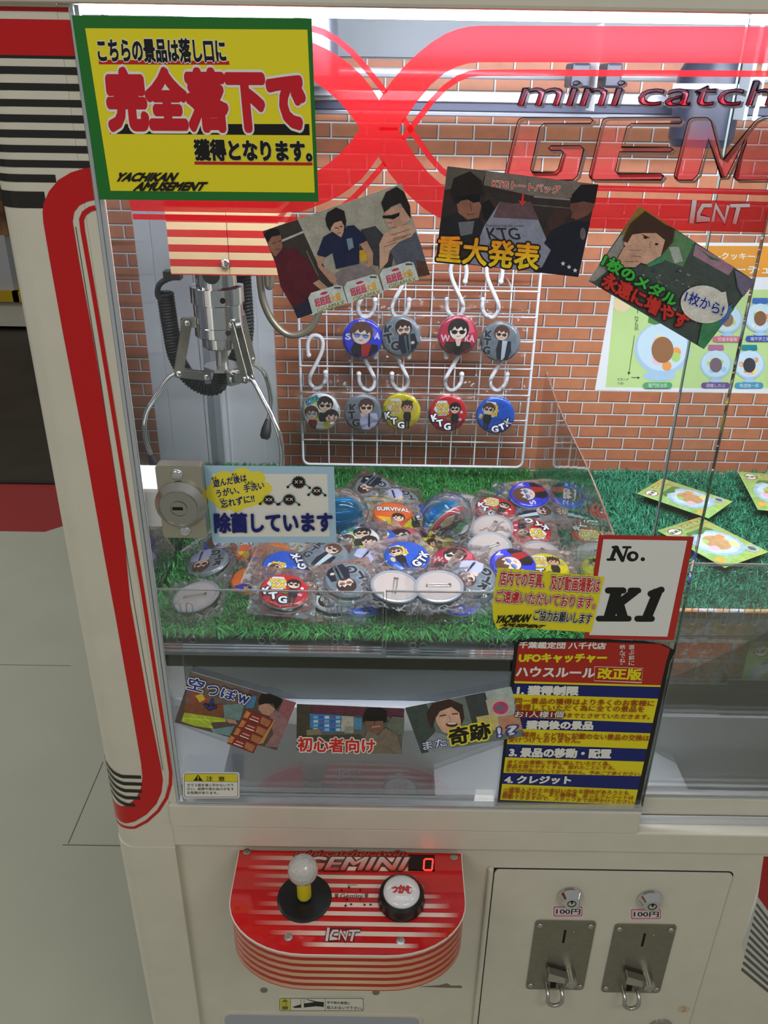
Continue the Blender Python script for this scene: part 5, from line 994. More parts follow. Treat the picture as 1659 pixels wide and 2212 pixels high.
def d_p3(A):
    A.poly([(752, 210), (1565, 738), (1203, 1217), (392, 738)], (74, 84, 80)); A.poly([(752, 210), (1000, 370), (960, 480), (620, 420)], (150, 122, 50)); A.poly([(620, 420), (700, 400), (560, 640), (440, 740), (392, 738)], (156, 152, 148)); A.poly([(985, 370), (1140, 465), (1060, 640), (900, 580), (960, 470)], (96, 140, 96)); A.poly([(960, 500), (1030, 500), (1060, 600), (1000, 615)], (176, 186, 180)); A.poly([(1120, 480), (1170, 500), (1260, 600), (1140, 580)], (40, 110, 70)); A.poly([(1150, 480), (1420, 640), (1380, 700), (1130, 560)], (170, 130, 150)); A.poly([(1140, 480), (1260, 590), (1330, 600), (1240, 560)], (40, 120, 70))
    A.poly([(770, 590), (900, 530), (930, 600), (820, 640)], (70, 150, 110))
    rn = random.Random(3)
    for _ in range(90): x, y = rn.uniform(760, 1240), rn.uniform(640, 1040); s_ = rn.uniform(8, 28); v_ = rn.randint(50, 150); A.poly([(x, y), (x + s_, y + s_ * .5), (x + s_ * .6, y + s_), (x - s_ * .3, y + s_ * .6)], (v_, v_ + 8, v_ + 4)) if y < 640 + (x - 560) * .75 and y > 560 + (x - 800) * .3 else None
    A.poly([(1190, 1040), (1330, 920), (1420, 930), (1203, 1217), (1160, 1180)], (70, 140, 96)); A.poly([(1420, 660), (1565, 738), (1480, 850), (1440, 780)], (120, 110, 140)); A.poly([(1300, 960), (1400, 900), (1380, 1000), (1320, 1060)], (80, 120, 190))
    A.poly([(640, 470), (720, 380), (830, 370), (930, 450), (900, 560), (800, 620), (690, 590)], (212, 166, 142)); A.line([(830, 460), (822, 500)], 6, (172, 126, 104)); A.poly([(632, 450), (690, 330), (790, 245), (930, 340), (1000, 370), (985, 460), (900, 560), (930, 450), (880, 400), (780, 400), (700, 410), (665, 470)], (70, 44, 34)); A.line([(775, 415), (815, 432)], 8, (50, 34, 30)); A.ell(792, 432, 14, 9, (40, 28, 26)); A.ell(870, 478, 12, 8, (40, 28, 26)); A.poly([(590, 590), (640, 500), (720, 470), (800, 510), (795, 550), (760, 560), (770, 600), (720, 640), (620, 640), (560, 690), (520, 650)], (206, 160, 136)); A.line([(650, 600), (740, 600)], 5, SKS); A.line([(680, 520), (760, 520)], 4, SKS); A.line([(690, 560), (760, 565)], 4, SKS)
    A.text('1枚のメダル', (478, 625), (985, 925), (520, 545), (64, 190, 66), .07, ((16, 40, 20), .11)); A.text('永遠に増やす', (478, 770), (1062, 1085), (520, 670), (212, 52, 40), .07, ((60, 14, 14), .11))
    A.ell(1205, 900, 168, 132, (224, 222, 214), rot=10); A.poly([(1300, 820), (1355, 810), (1370, 900), (1310, 950)], (224, 222, 214)); A.text('1枚から!', (1060, 880), (1325, 985), (1085, 800), (30, 50, 150), .04, (WH, .08), ((30, 50, 150), .1))
sheet('photo_card', 'tilted photo of a coin game with green and red writing, right of the car photo', 'photo', PN, [(752, 210), (1565, 738), (1203, 1217), (392, 738)], d_p3, (1150, 380, 3.259), material=GLOSSP)
def d_p4(A):
    A.poly([(302, 45), (1243, 322), (1070, 748), (155, 497)], (92, 74, 70)); A.poly([(302, 45), (830, 200), (760, 360), (590, 330), (245, 330)], (112, 96, 92)); A.poly([(245, 330), (600, 340), (580, 450), (240, 410)], (128, 76, 52)); A.poly([(290, 220), (400, 230), (470, 280), (450, 330), (290, 330)], (150, 80, 60)); A.poly([(340, 260), (400, 240), (430, 290), (380, 320)], (214, 190, 70)); A.poly([(590, 340), (780, 330), (740, 480), (600, 470)], (112, 140, 136)); A.poly([(800, 270), (890, 260), (860, 370), (790, 370)], (70, 130, 170)); A.poly([(480, 560), (690, 530), (650, 620), (500, 590)], (110, 150, 150))
    A.poly([(240, 410), (600, 460), (620, 490), (480, 500), (500, 555), (330, 530), (215, 490)], (170, 190, 50))
    for p, q in (((300, 425), (500, 550)), ((230, 460), (610, 490)), ((420, 445), (470, 500))): A.line([p, q], 6, (206, 222, 90))
    A.poly([(1130, 290), (1243, 322), (1130, 600), (1060, 460)], (150, 90, 96)); A.poly([(910, 330), (1000, 330), (1060, 380), (1010, 440), (940, 420), (905, 380)], (186, 140, 118)); A.poly([(905, 300), (930, 245), (1010, 240), (1110, 280), (1120, 310), (1080, 370), (1060, 385), (1040, 330), (960, 330), (910, 345)], (24, 18, 20)); A.poly([(1010, 420), (1070, 390), (1160, 470), (1150, 560), (1080, 720), (960, 715), (1040, 600), (1010, 500)], (150, 112, 112))
    for i, (x, y) in enumerate(((800, 380), (760, 460), (715, 530), (660, 600))):
        q = lambda a, b: (x + a * 240 - b * 38, y + a * 92 + b * 82); A.poly([q(0, 0), q(1, 0), q(1, 1), q(0, 1)], (130, 44, 40)); A.poly([q(.02, .1), q(.18, .2), q(.16, .8), q(0, .9)], (206, 130, 70)); A.poly([q(.6, .15), q(.95, .2), q(.93, .9), q(.62, .8)], (176, 112, 72)); A.line([q(.28, .45), q(.52, .45)], 12, (220, 150, 140)); A.line([q(.24, .75), q(.54, .75)], 10, (234, 214, 206))
    A.poly([(1040, 480), (1060, 470), (950, 680), (905, 690)], (196, 140, 80)); A.poly([(610, 460), (700, 470), (720, 510), (640, 500)], SK)
    e = ((WH), .055); A.text('空つぽw', (268, 186), (812, 332), (296, 86), (40, 56, 140), .06, (WH, .10), ((30, 30, 60), .13)) if False else None
    for ch, bl, br, tl in (('空', (266, 190), (400, 222), (296, 88)), ('つ', (440, 236), (535, 258), (462, 158)), ('ぽ', (566, 262), (694, 304), (592, 172)), ('w', (714, 300), (806, 332), (738, 236))): A.text(ch, bl, br, tl, (40, 56, 140), .05, (WH, .085), ((24, 24, 50), .11))
    A.line([(492, 290), (480, 350)], 26, (24, 24, 50)); A.line([(430, 330), (470, 372), (524, 352)], 26, (24, 24, 50)); A.line([(492, 290), (478, 355)], 14, (48, 66, 160)); A.line([(436, 334), (470, 366), (518, 350)], 14, (48, 66, 160))
sheet('photo_card', 'tilted photo of a man holding stacked snack boxes at the lower left of the glass', 'photo', PN, [(302, 45), (1243, 322), (1070, 748), (155, 497)], d_p4, (340, 1440, 4.1475), material=GLOSSP)
def d_p5(A):
    A.poly([(617, 288), (1093, 308), (1080, 510), (615, 492)], (96, 98, 90)); A.poly([(617, 288), (1093, 308), (1090, 350), (616, 328)], (84, 44, 56))
    for k in range(4): A.line([(690, 298 + 9 * k), (1090, 316 + 9 * k)], 3, (120, 60, 80))
    A.poly([(617, 288), (680, 292), (672, 400), (660, 440), (616, 440)], (70, 64, 56)); A.poly([(675, 330), (812, 338), (810, 412), (700, 410), (676, 390)], (60, 130, 190))
    for i in range(5):
        for j in range(4): A.rect(690 + 25 * i, 340 + 18 * j, 710 + 25 * i, 352 + 18 * j, ((120, 180, 220), (50, 100, 170), (190, 210, 220), (110, 90, 160))[(i + 2 * j) % 4])
    A.poly([(815, 338), (870, 342), (868, 412), (812, 408)], (176, 176, 164)); A.rect(828, 385, 866, 415, (150, 150, 140)); A.poly([(872, 345), (905, 348), (905, 400), (870, 398)], (80, 140, 180)); A.poly([(660, 400), (720, 396), (730, 420), (660, 424)], (130, 124, 96)); A.poly([(640, 430), (900, 424), (920, 492), (630, 490)], (70, 72, 66))
    A.poly([(918, 350), (1005, 345), (1000, 400), (965, 425), (925, 400)], (126, 92, 76)); A.poly([(908, 345), (925, 308), (985, 300), (1015, 320), (1015, 365), (1000, 370), (990, 340), (930, 350), (912, 370)], (24, 20, 20)); A.poly([(918, 345), (1000, 340), (996, 360), (960, 362), (925, 362)], (14, 14, 16)); A.line([(950, 388), (985, 384)], 5, (190, 160, 150)); A.line([(962, 364), (960, 378)], 3, (90, 62, 50)); A.poly([(915, 440), (930, 400), (975, 425), (1010, 390), (1060, 420), (1085, 508), (905, 502)], (124, 112, 98)); A.poly([(1040, 340), (1093, 345), (1090, 420), (1060, 420), (1010, 385)], (104, 112, 100))
    A.text('初心者向け', (622, 494), (962, 502), (622, 432), (206, 44, 40), .06, (WH, .10))
sheet('photo_card', 'level photo of a shadowed man in sunglasses with red writing, bottom centre of the glass', 'photo', PN, [(617, 288), (1093, 308), (1080, 510), (615, 492)], d_p5, (340, 1380, 2.048), material=GLOSSP)
def d_p6(A):
    A.poly([(1095, 305), (1565, 212), (1625, 430), (1168, 507)], (112, 124, 118)); A.poly([(1095, 305), (1190, 286), (1230, 400), (1210, 500), (1168, 507)], (66, 78, 74)); A.poly([(1360, 254), (1450, 236), (1480, 380), (1400, 400)], (64, 70, 70)); A.poly([(1450, 236), (1565, 212), (1610, 380), (1500, 400)], (176, 190, 184)); A.poly([(1452, 270), (1550, 255), (1570, 350), (1470, 350)], (196, 186, 170)); A.ell(1518, 305, 34, 28, (206, 60, 120)); A.ell(1516, 304, 20, 15, (120, 110, 120)); A.poly([(1410, 345), (1500, 330), (1510, 400), (1430, 420)], (206, 190, 120)); A.poly([(1505, 345), (1600, 330), (1615, 400), (1520, 420)], (196, 140, 110))
    A.poly([(1225, 320), (1260, 300), (1330, 300), (1345, 360), (1330, 410), (1300, 425), (1260, 410), (1235, 370)], (222, 176, 150)); A.line([(1290, 340), (1296, 356)], 4, (176, 128, 106)); A.poly([(1190, 330), (1215, 285), (1290, 265), (1350, 290), (1358, 350), (1345, 380), (1335, 325), (1300, 300), (1250, 320), (1230, 350), (1215, 400), (1200, 370)], (60, 42, 34)); A.line([(1250, 340), (1275, 336)], 5, (50, 36, 32)); A.line([(1305, 332), (1328, 330)], 5, (50, 36, 32)); A.ell(1302, 378, 26, 11, (90, 30, 30)); A.ell(1302, 373, 20, 5, (236, 230, 222)); A.poly([(1190, 450), (1230, 410), (1290, 430), (1320, 440), (1300, 484), (1200, 500)], (140, 150, 156))
    A.text('また', (1178, 490), (1280, 470), (1172, 456), (226, 224, 220), .03, ((40, 52, 130), .08)); A.text('奇跡', (1296, 470), (1475, 436), (1288, 398), BK, .06, ((232, 220, 60), .12)); A.text('!', (1508, 432), (1520, 430), (1504, 392), (226, 226, 240), .04, ((50, 60, 140), .09)); A.text('?', (1555, 424), (1590, 416), (1550, 386), (226, 226, 240), .04, ((50, 60, 140), .09))
sheet('photo_card', 'tilted photo of a smiling man with black writing overlapping the house rules poster', 'photo', PN2, [(1095, 305), (1565, 212), (1625, 430), (1168, 507)], d_p6, (340, 1380, 2.048), material=GLOSSP)

# ---- product poster on the brick wallpaper and the packets it advertises (left without their cartoon figures)
PB = Plane((0, YB - .0008, 0), (1, 0, 0), (0, 0, 1))
def jar(A, x, y, r, lid, cookie, q=1.):
    A.ell(x, y + r * .06, r * 1.06, r * 1.0, (176, 204, 232)); A.ell(x, y, r * .95, r * .9, (206, 228, 240))
    rn = random.Random(int(x * 7 + y))
    for _ in range(14): a, d = rn.uniform(0, 6.28), rn.uniform(.1, .72) * r; A.ell(x + d * math.cos(a), y + r * .12 + d * math.sin(a) * .85, r * rn.uniform(.08, .2), None, rn.choice(((244, 196, 210), (250, 226, 150), (170, 210, 240), (240, 160, 90), (180, 214, 120), (236, 236, 200))), n=14)
    A.ell(x, y + r * .1, r * .42, r * .5, cookie); A.poly([(x - r * .55, y - r * .95), (x - r * .5, y - r * 1.28), (x + r * .5, y - r * 1.28), (x + r * .55, y - r * .95), (x + r * .3, y - r * .85), (x, y - r * .92), (x - r * .3, y - r * .85)], lid)
def d_post(A):
    A.poly([(620, 468), (1800, 472), (2050, 1540), (440, 1508)], (238, 238, 240)); A.poly([(640, 800), (1900, 800), (2050, 1500), (515, 1488), (580, 820)], (196, 222, 148)); A.poly([(640, 490), (1800, 494), (1830, 715), (600, 700)], (226, 150, 50)); A.text('-クッキー-', (1310, 585), (1590, 590), (1310, 540), WH, .03); A.text('キーチェーン', (1330, 685), (1880, 690), (1330, 630), WH, .03)
    A.line([(745, 900), (740, 968)], 4, BK, round_=False); A.vtext('約75㎜', 732, 985, 1090, 26, (50, 60, 60)); A.line([(718, 1122), (680, 1385)], 4, BK, round_=False); A.poly([(668, 1380), (692, 1382), (677, 1402)], (30, 60, 40)); A.text('スタンド', (596, 1440), (676, 1442), (598, 1422), (40, 50, 60), .02); A.text('つき!', (596, 1468), (642, 1470), (598, 1450), (40, 50, 60), .02); A.line([(696, 1418), (745, 1420)], 5, (40, 50, 80), round_=False); A.poly([(740, 1410), (758, 1420), (740, 1430)], (40, 50, 80))
    A.ell(630, 900, 62, 56, (240, 214, 170)); A.ell(895, 1408, 116, 36, (176, 206, 232)); jar(A, 915, 1205, 185, (80, 130, 70), (150, 104, 70))
    for x, y, r, lid, ck, pill, nm in ((1290, 1320, 104, (180, 110, 146), (120, 96, 110), (110, 74, 140), '胡蝶しのぶ'), (1525, 1320, 104, (40, 130, 140), (60, 56, 64), (70, 150, 186), '時透無一郎'), (1370, 1000, 100, (210, 130, 150), (150, 110, 80), (214, 110, 130), '甘露寺蜜璃'), (1600, 990, 104, (60, 110, 180), (130, 92, 66), (60, 80, 160), '嘴平伊之助'), (1775, 1320, 104, (70, 140, 90), (110, 90, 80), (40, 120, 70), '冨岡義勇'), (1830, 990, 104, (226, 180, 60), (140, 100, 70), (190, 150, 50), '我妻善逸')):
        jar(A, x, y, r, lid, ck); A.ell(x, y + r * 1.15, r * .45, r * .12, (176, 206, 232)); yy = y + r * 1.48; A.rrect(x - 102, yy - 22, x + 98, yy + 20, 20, pill); A.text(nm, (x - 68, yy + 14), (x + 66, yy + 14), (x - 68, yy - 14), (214, 220, 226), .0)
    A.rrect(778, 1448, 980, 1490, 20, (90, 160, 110)); A.text('竈門炭治郎', (812, 1484), (944, 1484), (812, 1454), (210, 226, 214), .0)
sheet('product_poster', 'green and orange cookie jar key chain poster on the brick wallpaper at right', 'poster', PB, [(620, 468), (1800, 472), (2050, 1540), (440, 1508)], d_post, (1150, 380, 3.259), thick=.0005)
def pk(A):
    A.rect(0, 0, 1, 1, lambda u, v: (150 + 30 * u, 184 + 14 * v, 104)); 
    for i in range(4): A.poly([(0, .1 + .25 * i), (1, .02 + .25 * i), (1, .12 + .25 * i), (0, .2 + .25 * i)], (164, 200, 122))
    A.ell(.2, .14, .12, .085, (150, 40, 36)); A.ell(.2, .14, .105, .073, (240, 238, 232)); A.text('鬼滅刃', (.09, .17), (.33, .165), (.10, .115), (30, 26, 26), .04); A.text('ビスケット', (.42, .12), (.95, .10), (.42, .04), (190, 110, 40), .05); A.text('クッキーキーチェーン', (.42, .20), (.95, .18), (.42, .14), (190, 110, 40), .03); A.poly([(.62, .02), (.94, .015), (.94, .035), (.62, .04)], (226, 160, 70))
    A.ell(.5, .58, .40, .30, (168, 200, 226)); A.ell(.5, .58, .34, .25, (204, 224, 232)); A.ell(.48, .58, .2, .17, (206, 160, 110)); A.poly([(.22, .34), (.3, .24), (.75, .24), (.8, .34), (.65, .31), (.5, .36), (.36, .31)], (90, 130, 60)); A.ell(.3, .66, .08, .06, (244, 196, 210)); A.ell(.7, .7, .09, .06, (250, 226, 150)); A.ell(.68, .5, .07, .05, (240, 150, 80)); A.ell(.35, .5, .06, .045, (180, 214, 120)); A.ell(.84, .86, .12, .075, (168, 200, 226)); A.ell(.84, .86, .06, .05, (120, 96, 80))
    A.poly([(.12 + (.11 if j % 2 == 0 else .06) * math.sin(R(36 * j)), .86 - (.08 if j % 2 == 0 else .045) * math.cos(R(36 * j))) for j in range(10)], (240, 178, 70))
def packet(corners, Z, label, up=None, lean=0):
    """foil packet; corners measured at a height Z on the grass (tl, tr, br, bl as printed)"""
    P = [onZ(x, y, Z) if not isinstance(Z, (list, tuple)) else onZ(x, y, Z[i]) for i, (x, y) in enumerate(corners)]
    u = ((P[1] - P[0]) + (P[2] - P[3])).normalized(); v = ((P[0] - P[3]) + (P[1] - P[2])); W = ((P[1] - P[0]).length + (P[2] - P[3]).length) / 2; n = u.cross(v).normalized(); v = n.cross(u); H = (((P[0] - P[3]).length + (P[1] - P[2]).length) / 2)
    c = sum(P, Vector()) / 4; put_packet(Matrix(((u.x, v.x, n.x, c.x), (u.y, v.y, n.y, c.y), (u.z, v.z, n.z, c.z), (0, 0, 0, 1))), W, H, label)
def put_packet(M, W, H, label):
    A = Art(lambda a, b: ((a - .5) * W, (.5 - b) * H)); pk(A)
    bulge = lambda a, b: .0035 * max(0, 1 - (2 * a / W) ** 2) * max(0, 1 - (2 * b / H) ** 2)
    me = A.mesh('front_print', warp=lambda a, b, c: Vector((a, b, c + bulge(a, b))), sub=.006); t = thing('foil_packet', label, 'packet', group='green foil prize packets', mw=M); put('front_print', me, GLOSSP, t, True)
    m_ = MB(); n = 10; V = [(-W / 2 + W * i / n, -H / 2 + H * j / n) for j in range(n + 1) for i in range(n + 1)]
    m_.add([(a, b, -.001 - bulge(a, b)) for a, b in V] , [(j * (n + 1) + i, (j + 1) * (n + 1) + i, (j + 1) * (n + 1) + i + 1, j * (n + 1) + i + 1) for j in range(n) for i in range(n)], True); m_.add([(a, b, -.0003 + bulge(a, b)) for a, b in V], [(j * (n + 1) + i, j * (n + 1) + i + 1, (j + 1) * (n + 1) + i + 1, (j + 1) * (n + 1) + i) for j in range(n) for i in range(n)], True); m_.build('foil_back', mat('silver_foil', (190, 192, 190), .25, .9), t, True)
q = lambda x, y: (1150 + x / 3.259, 700 + y / 3.259)
packet([q(735, 1195), q(915, 1085), q(1410, 1250), q(1240, 1368)], ZD + .045, 'green foil packet lying on the right grass, farther of two overlapping')
packet([q(888, 1450), q(1185, 1358), q(1659, 1605), q(1345, 1722)], ZD + .040, 'green foil packet lying on the right grass, nearer of two by the number sign')
packet([(1625, 1025), (1740, 1030), (1720, 1108), (1603, 1094)], ZD + .045, 'green foil packet on the grass at the right edge of the photo')
pp = onY(1625, 1373, .9215); put_packet(Matrix.Translation((pp.x + .0425, .9215, .728 + .0585)) @ Matrix.Rotation(R(90), 4, 'X'), .085, .117, 'green foil packet standing in the acrylic tray at the lower right')

# ================================================================ CONTROL PANEL
cp = thing('control_panel', 'red and white striped rounded control box with a joystick and a push button', 'control panel', (-.037, .70, .53))
zb0, zf0 = .6046, .5965; y0_, y1_ = .7696, .628
sl = Vector((0, y1_ - y0_, zf0 - zb0)).normalized()
CT = Plane((0, y0_, zb0), (1, 0, 0), -sl); ct = CT.px
def outline(inset=0., k=10):
    """plan of the box in X,Y: straight back and sides, rounded front"""
    xl, xr = -.1845 + inset, .1095 - inset; pts = [(xl, y0_ - .0003), (xr, y0_ - .0003)]
    ys, rx, ry = .700, .098 - inset * .5, .700 - y1_ - inset
    for i in range(k + 1): a = math.pi / 2 * i / k; pts.append((xr - rx + rx * math.cos(a), ys - ry * math.sin(a)))
    for i in range(k + 1): a = math.pi / 2 * i / k; pts.append((xl + rx - rx * math.sin(a), ys - ry * math.cos(a)))
    return pts
ztop = lambda y: zb0 + (y - y0_) / (y1_ - y0_) * (zf0 - zb0)
SKIN_ = mat('striped_skin', (200, 30, 30), .25)
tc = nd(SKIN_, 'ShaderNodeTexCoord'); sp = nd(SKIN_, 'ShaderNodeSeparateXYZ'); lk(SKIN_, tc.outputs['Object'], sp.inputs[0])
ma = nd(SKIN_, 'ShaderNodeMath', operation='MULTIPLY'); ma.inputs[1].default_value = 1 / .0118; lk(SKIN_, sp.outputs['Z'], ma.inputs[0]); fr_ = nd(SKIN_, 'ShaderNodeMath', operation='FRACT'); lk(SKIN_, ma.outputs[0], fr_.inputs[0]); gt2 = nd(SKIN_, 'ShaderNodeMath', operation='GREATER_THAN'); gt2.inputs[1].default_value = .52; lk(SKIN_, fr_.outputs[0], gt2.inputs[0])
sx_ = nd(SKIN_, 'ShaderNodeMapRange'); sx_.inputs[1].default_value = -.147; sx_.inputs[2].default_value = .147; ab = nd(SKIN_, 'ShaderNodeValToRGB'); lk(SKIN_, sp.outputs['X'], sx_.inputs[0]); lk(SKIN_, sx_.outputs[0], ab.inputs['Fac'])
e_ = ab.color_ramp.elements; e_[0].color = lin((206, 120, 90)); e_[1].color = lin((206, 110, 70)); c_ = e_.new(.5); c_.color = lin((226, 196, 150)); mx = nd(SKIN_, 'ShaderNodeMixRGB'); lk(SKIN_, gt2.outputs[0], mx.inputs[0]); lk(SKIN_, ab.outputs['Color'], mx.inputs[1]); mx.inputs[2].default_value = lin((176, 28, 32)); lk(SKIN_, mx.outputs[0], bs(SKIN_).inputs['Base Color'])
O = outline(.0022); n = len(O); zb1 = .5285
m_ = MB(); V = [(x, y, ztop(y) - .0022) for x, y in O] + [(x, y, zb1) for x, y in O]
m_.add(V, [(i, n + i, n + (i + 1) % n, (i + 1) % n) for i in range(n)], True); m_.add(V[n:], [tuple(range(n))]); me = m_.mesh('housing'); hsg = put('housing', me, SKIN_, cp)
O2 = outline(0); m_ = MB(); V = [(x, y, ztop(y)) for x, y in O2] + [(x, y, ztop(y) - .0022) for x, y in O2]; n = len(O2); m_.add(V, [tuple(range(n))[::-1], tuple(range(n, 2 * n))] + [(i, n + i, n + (i + 1) % n, (i + 1) % n) for i in range(n)]); m_.build('top_plate', mat('plate_edge', (220, 214, 200), .3), cp)
zo = .4
TP = lambda x, y: ct(440 + x / 2.676, 1760 + y / 2.676)
A = Art(lambda a, b: (a, b)); on = outline(.0012); pl2 = [(x, (y0_ - y) / abs(sl.y) * -1) for x, y in on]
A.poly(pl2, (200, 30, 30))
rn = random.Random(4)
def chord(b):                                                        # width of the plate at depth b
    xs_ = [];
    for (xa, ya), (xb, yb) in zip(pl2, pl2[1:] + pl2[:1]):
        if (ya - b) * (yb - b) < 0: t_ = (b - ya) / (yb - ya); xs_.append(xa + (xb - xa) * t_)
    return (min(xs_), max(xs_)) if len(xs_) > 1 else None
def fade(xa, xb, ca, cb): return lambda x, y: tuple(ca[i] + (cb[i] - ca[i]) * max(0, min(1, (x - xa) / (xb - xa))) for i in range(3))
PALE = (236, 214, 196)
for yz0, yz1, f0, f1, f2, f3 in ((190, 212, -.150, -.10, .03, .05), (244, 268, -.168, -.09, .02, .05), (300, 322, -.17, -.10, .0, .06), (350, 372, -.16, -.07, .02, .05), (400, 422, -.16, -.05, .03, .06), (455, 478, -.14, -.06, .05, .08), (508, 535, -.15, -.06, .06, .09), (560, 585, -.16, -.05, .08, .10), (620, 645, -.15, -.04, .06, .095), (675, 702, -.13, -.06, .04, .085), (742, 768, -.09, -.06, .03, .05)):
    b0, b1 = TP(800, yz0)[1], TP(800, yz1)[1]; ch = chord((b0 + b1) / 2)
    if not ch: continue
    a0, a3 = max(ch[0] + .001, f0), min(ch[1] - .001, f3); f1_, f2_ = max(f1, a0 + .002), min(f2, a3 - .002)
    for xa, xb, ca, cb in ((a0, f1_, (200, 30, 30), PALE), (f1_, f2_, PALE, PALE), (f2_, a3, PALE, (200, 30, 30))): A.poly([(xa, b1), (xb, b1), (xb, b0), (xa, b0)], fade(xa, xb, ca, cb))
A.mp = TP
A.text('mini catcher twin', (520, 242), (1150, 242), (545, 208), (200, 60, 50), .03, ((38, 30, 30), .07)); A.text('GEMINI', (560, 322), (1145, 324), (600, 248), lambda x, y: (226, 200 - (y - 248) * 1.7, 190 - (y - 248) * 1.7), .05, ((60, 40, 38), .085))
A.text('Gemini', (788, 484), (918, 484), (790, 460), (40, 36, 50), .0); A.text('Castor', (830, 413), (890, 413), (832, 403), (60, 50, 50), .0)
star = ((797, 440), (840, 422), (905, 438), (905, 492), (828, 495), (820, 530), (852, 522), (930, 525), (965, 524))
for p, q_ in (((797, 440), (840, 422)), ((840, 422), (905, 492)), ((840, 422), (828, 495)), ((828, 495), (820, 530)), ((905, 492), (930, 525)), ((905, 438), (870, 445))): A.line([p, q_], 2, (196, 60, 60))
for x, y in star: A.ell(x, y, 7, 6, (44, 36, 44), n=12)
for x in (768, 940):
    for k in (-8, 0, 8): A.line([(x + k, 462), (x + k * .6, 482)], 4, (44, 36, 44))
kq = lambda x, y: TP(700 + (x - 1095) * .47, 655 + (y - 1400) * .47)
A.mp = kq
for e2, c2 in ((18, (60, 30, 30)), (0, (226, 200, 196))):
    for P, w_ in kn: A.line(P, w_ + e2, c2, round_=False)
A.mp = TP; A.text('AMUSEMENT', (735, 668), (915, 672), (737, 657), (60, 40, 40), .02)
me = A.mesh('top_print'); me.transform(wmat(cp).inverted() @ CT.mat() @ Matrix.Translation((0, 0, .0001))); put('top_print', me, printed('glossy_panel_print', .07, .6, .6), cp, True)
def tpos(x, y, h=0.): a, b = TP(x, y); return CT.o + CT.u * a + CT.v * b + CT.n * h
for x, y in ((250, 217), (1446, 248), (490, 709), (1138, 732)):
    m_ = MB(); m_.lathe([(.0052, 0), (.0050, .0012), (.0026, .0014), (.0022, .0006), (0, .0006)], tpos(x, y), CT.n, 20); s_o = m_.build('screw', SILV, cp)
JN = (CT.n + Vector((0, 0, .35))).normalized()
jb = tpos(583, 482); m_ = MB(); m_.lathe([(.034, 0), (.034, .001), (.031, .0022), (.012, .0034), (.0, .0036)], jb, CT.n, 48); m_.build('dust_washer', BLACK, cp)
JA = (CT.n + Vector((0, -.02, .1))).normalized(); m_ = MB(); m_.lathe([(.0098, 0), (.0098, .003), (.0088, .0036)], jb + CT.n * .0030, CT.n, 24); m_.build('shaft_collar', BLACK, cp)
m_ = MB(); m_.lathe([(.0088, .0), (.0088, .040)], jb + CT.n * .003, JA, 24); sh_o = m_.build('joystick_shaft', mat('yellow_plastic', (226, 214, 40), .35), cp)
BALLM = mat('crackled_clear_ball', (250, 248, 240), .05, trans=.45, ior=1.45); bb = bs(BALLM)
tc = nd(BALLM, 'ShaderNodeTexCoord'); vo = nd(BALLM, 'ShaderNodeTexVoronoi'); vo.inputs['Scale'].default_value = 190; lk(BALLM, tc.outputs['Object'], vo.inputs['Vector']); bp = nd(BALLM, 'ShaderNodeBump'); bp.inputs['Strength'].default_value = .55; bp.inputs['Distance'].default_value = .002; lk(BALLM, vo.outputs['Distance'], bp.inputs['Height']); lk(BALLM, bp.outputs['Normal'], bb.inputs['Normal'])
m_ = MB(); m_.ball(jb + JA * .0555, .0185, 32); m_.build('ball_knob', BALLM, sh_o)
pb = tpos(1142, 500); m_ = MB(); m_.lathe([(.0285, 0), (.0292, .004), (.0275, .016), (.0240, .0195), (.0228, .0185)], pb, CT.n, 48); bt_o = m_.build('push_button', BLACK, cp)
m_ = MB(); m_.lathe([(.0228, .0170), (.0222, .0205), (.018, .0228), (.010, .0240), (.0, .0244)], pb, CT.n, 48, soft=True); m_.build('button_cap', mat('white_button', (232, 230, 230), .12, coat=.5), bt_o)
A = Art(lambda x, y: (x, y)); A.line([(.0165 * math.cos(R(a)), .0165 * math.sin(R(a))) for a in range(0, 360, 10)], .0011, (206, 60, 60), closed=True); A.text('つかむ', (-.0135, -.0055), (.0135, -.0055), (-.0135, .0045), (226, 60, 60), .05, ((150, 40, 40), .085))
me = A.mesh('button_print', warp=lambda a, b, c: Vector((a, b, c + .0245 - .0036 * (math.hypot(a, b) / .0205) ** 2.4)), sub=.004); bx = CT.u; me.transform(wmat(bt_o).inverted() @ (Matrix.Translation(pb) @ CT.mat().to_3x3().to_4x4())); put('button_print', me, PRINT, bt_o, True)
c1_, c2_, c3_, c4_ = (tpos(*p) for p in ((1184, 232), (1334, 234), (1336, 328), (1182, 326)))
m_ = MB(); n_ = CT.n; P4 = [c4_, c3_, c2_, c1_]; m_.add([p + n_ * .0006 for p in P4] + [p - n_ * .0004 for p in P4], [(0, 1, 2, 3), (7, 6, 5, 4), (0, 4, 5, 1), (1, 5, 6, 2), (2, 6, 7, 3), (3, 7, 4, 0)]); dp = m_.build('display_window', mat('smoked_window', (26, 5, 7), .1), cp)
A = Art(TP); g = (255, 70, 60)
for p, q_ in (((1282, 258), (1322, 259)), ((1275, 264), (1273, 286)), ((1325, 265), (1323, 287)), ((1273, 293), (1271, 316)), ((1322, 294), (1320, 317)), ((1277, 322), (1315, 323))): A.line([p, q_], 9, g)
me = A.mesh('lit_digit'); me.transform(wmat(dp).inverted() @ CT.mat() @ Matrix.Translation((0, 0, .0008))); put('lit_digit', me, emit('red_led', (255, 40, 30), 5), dp, True)

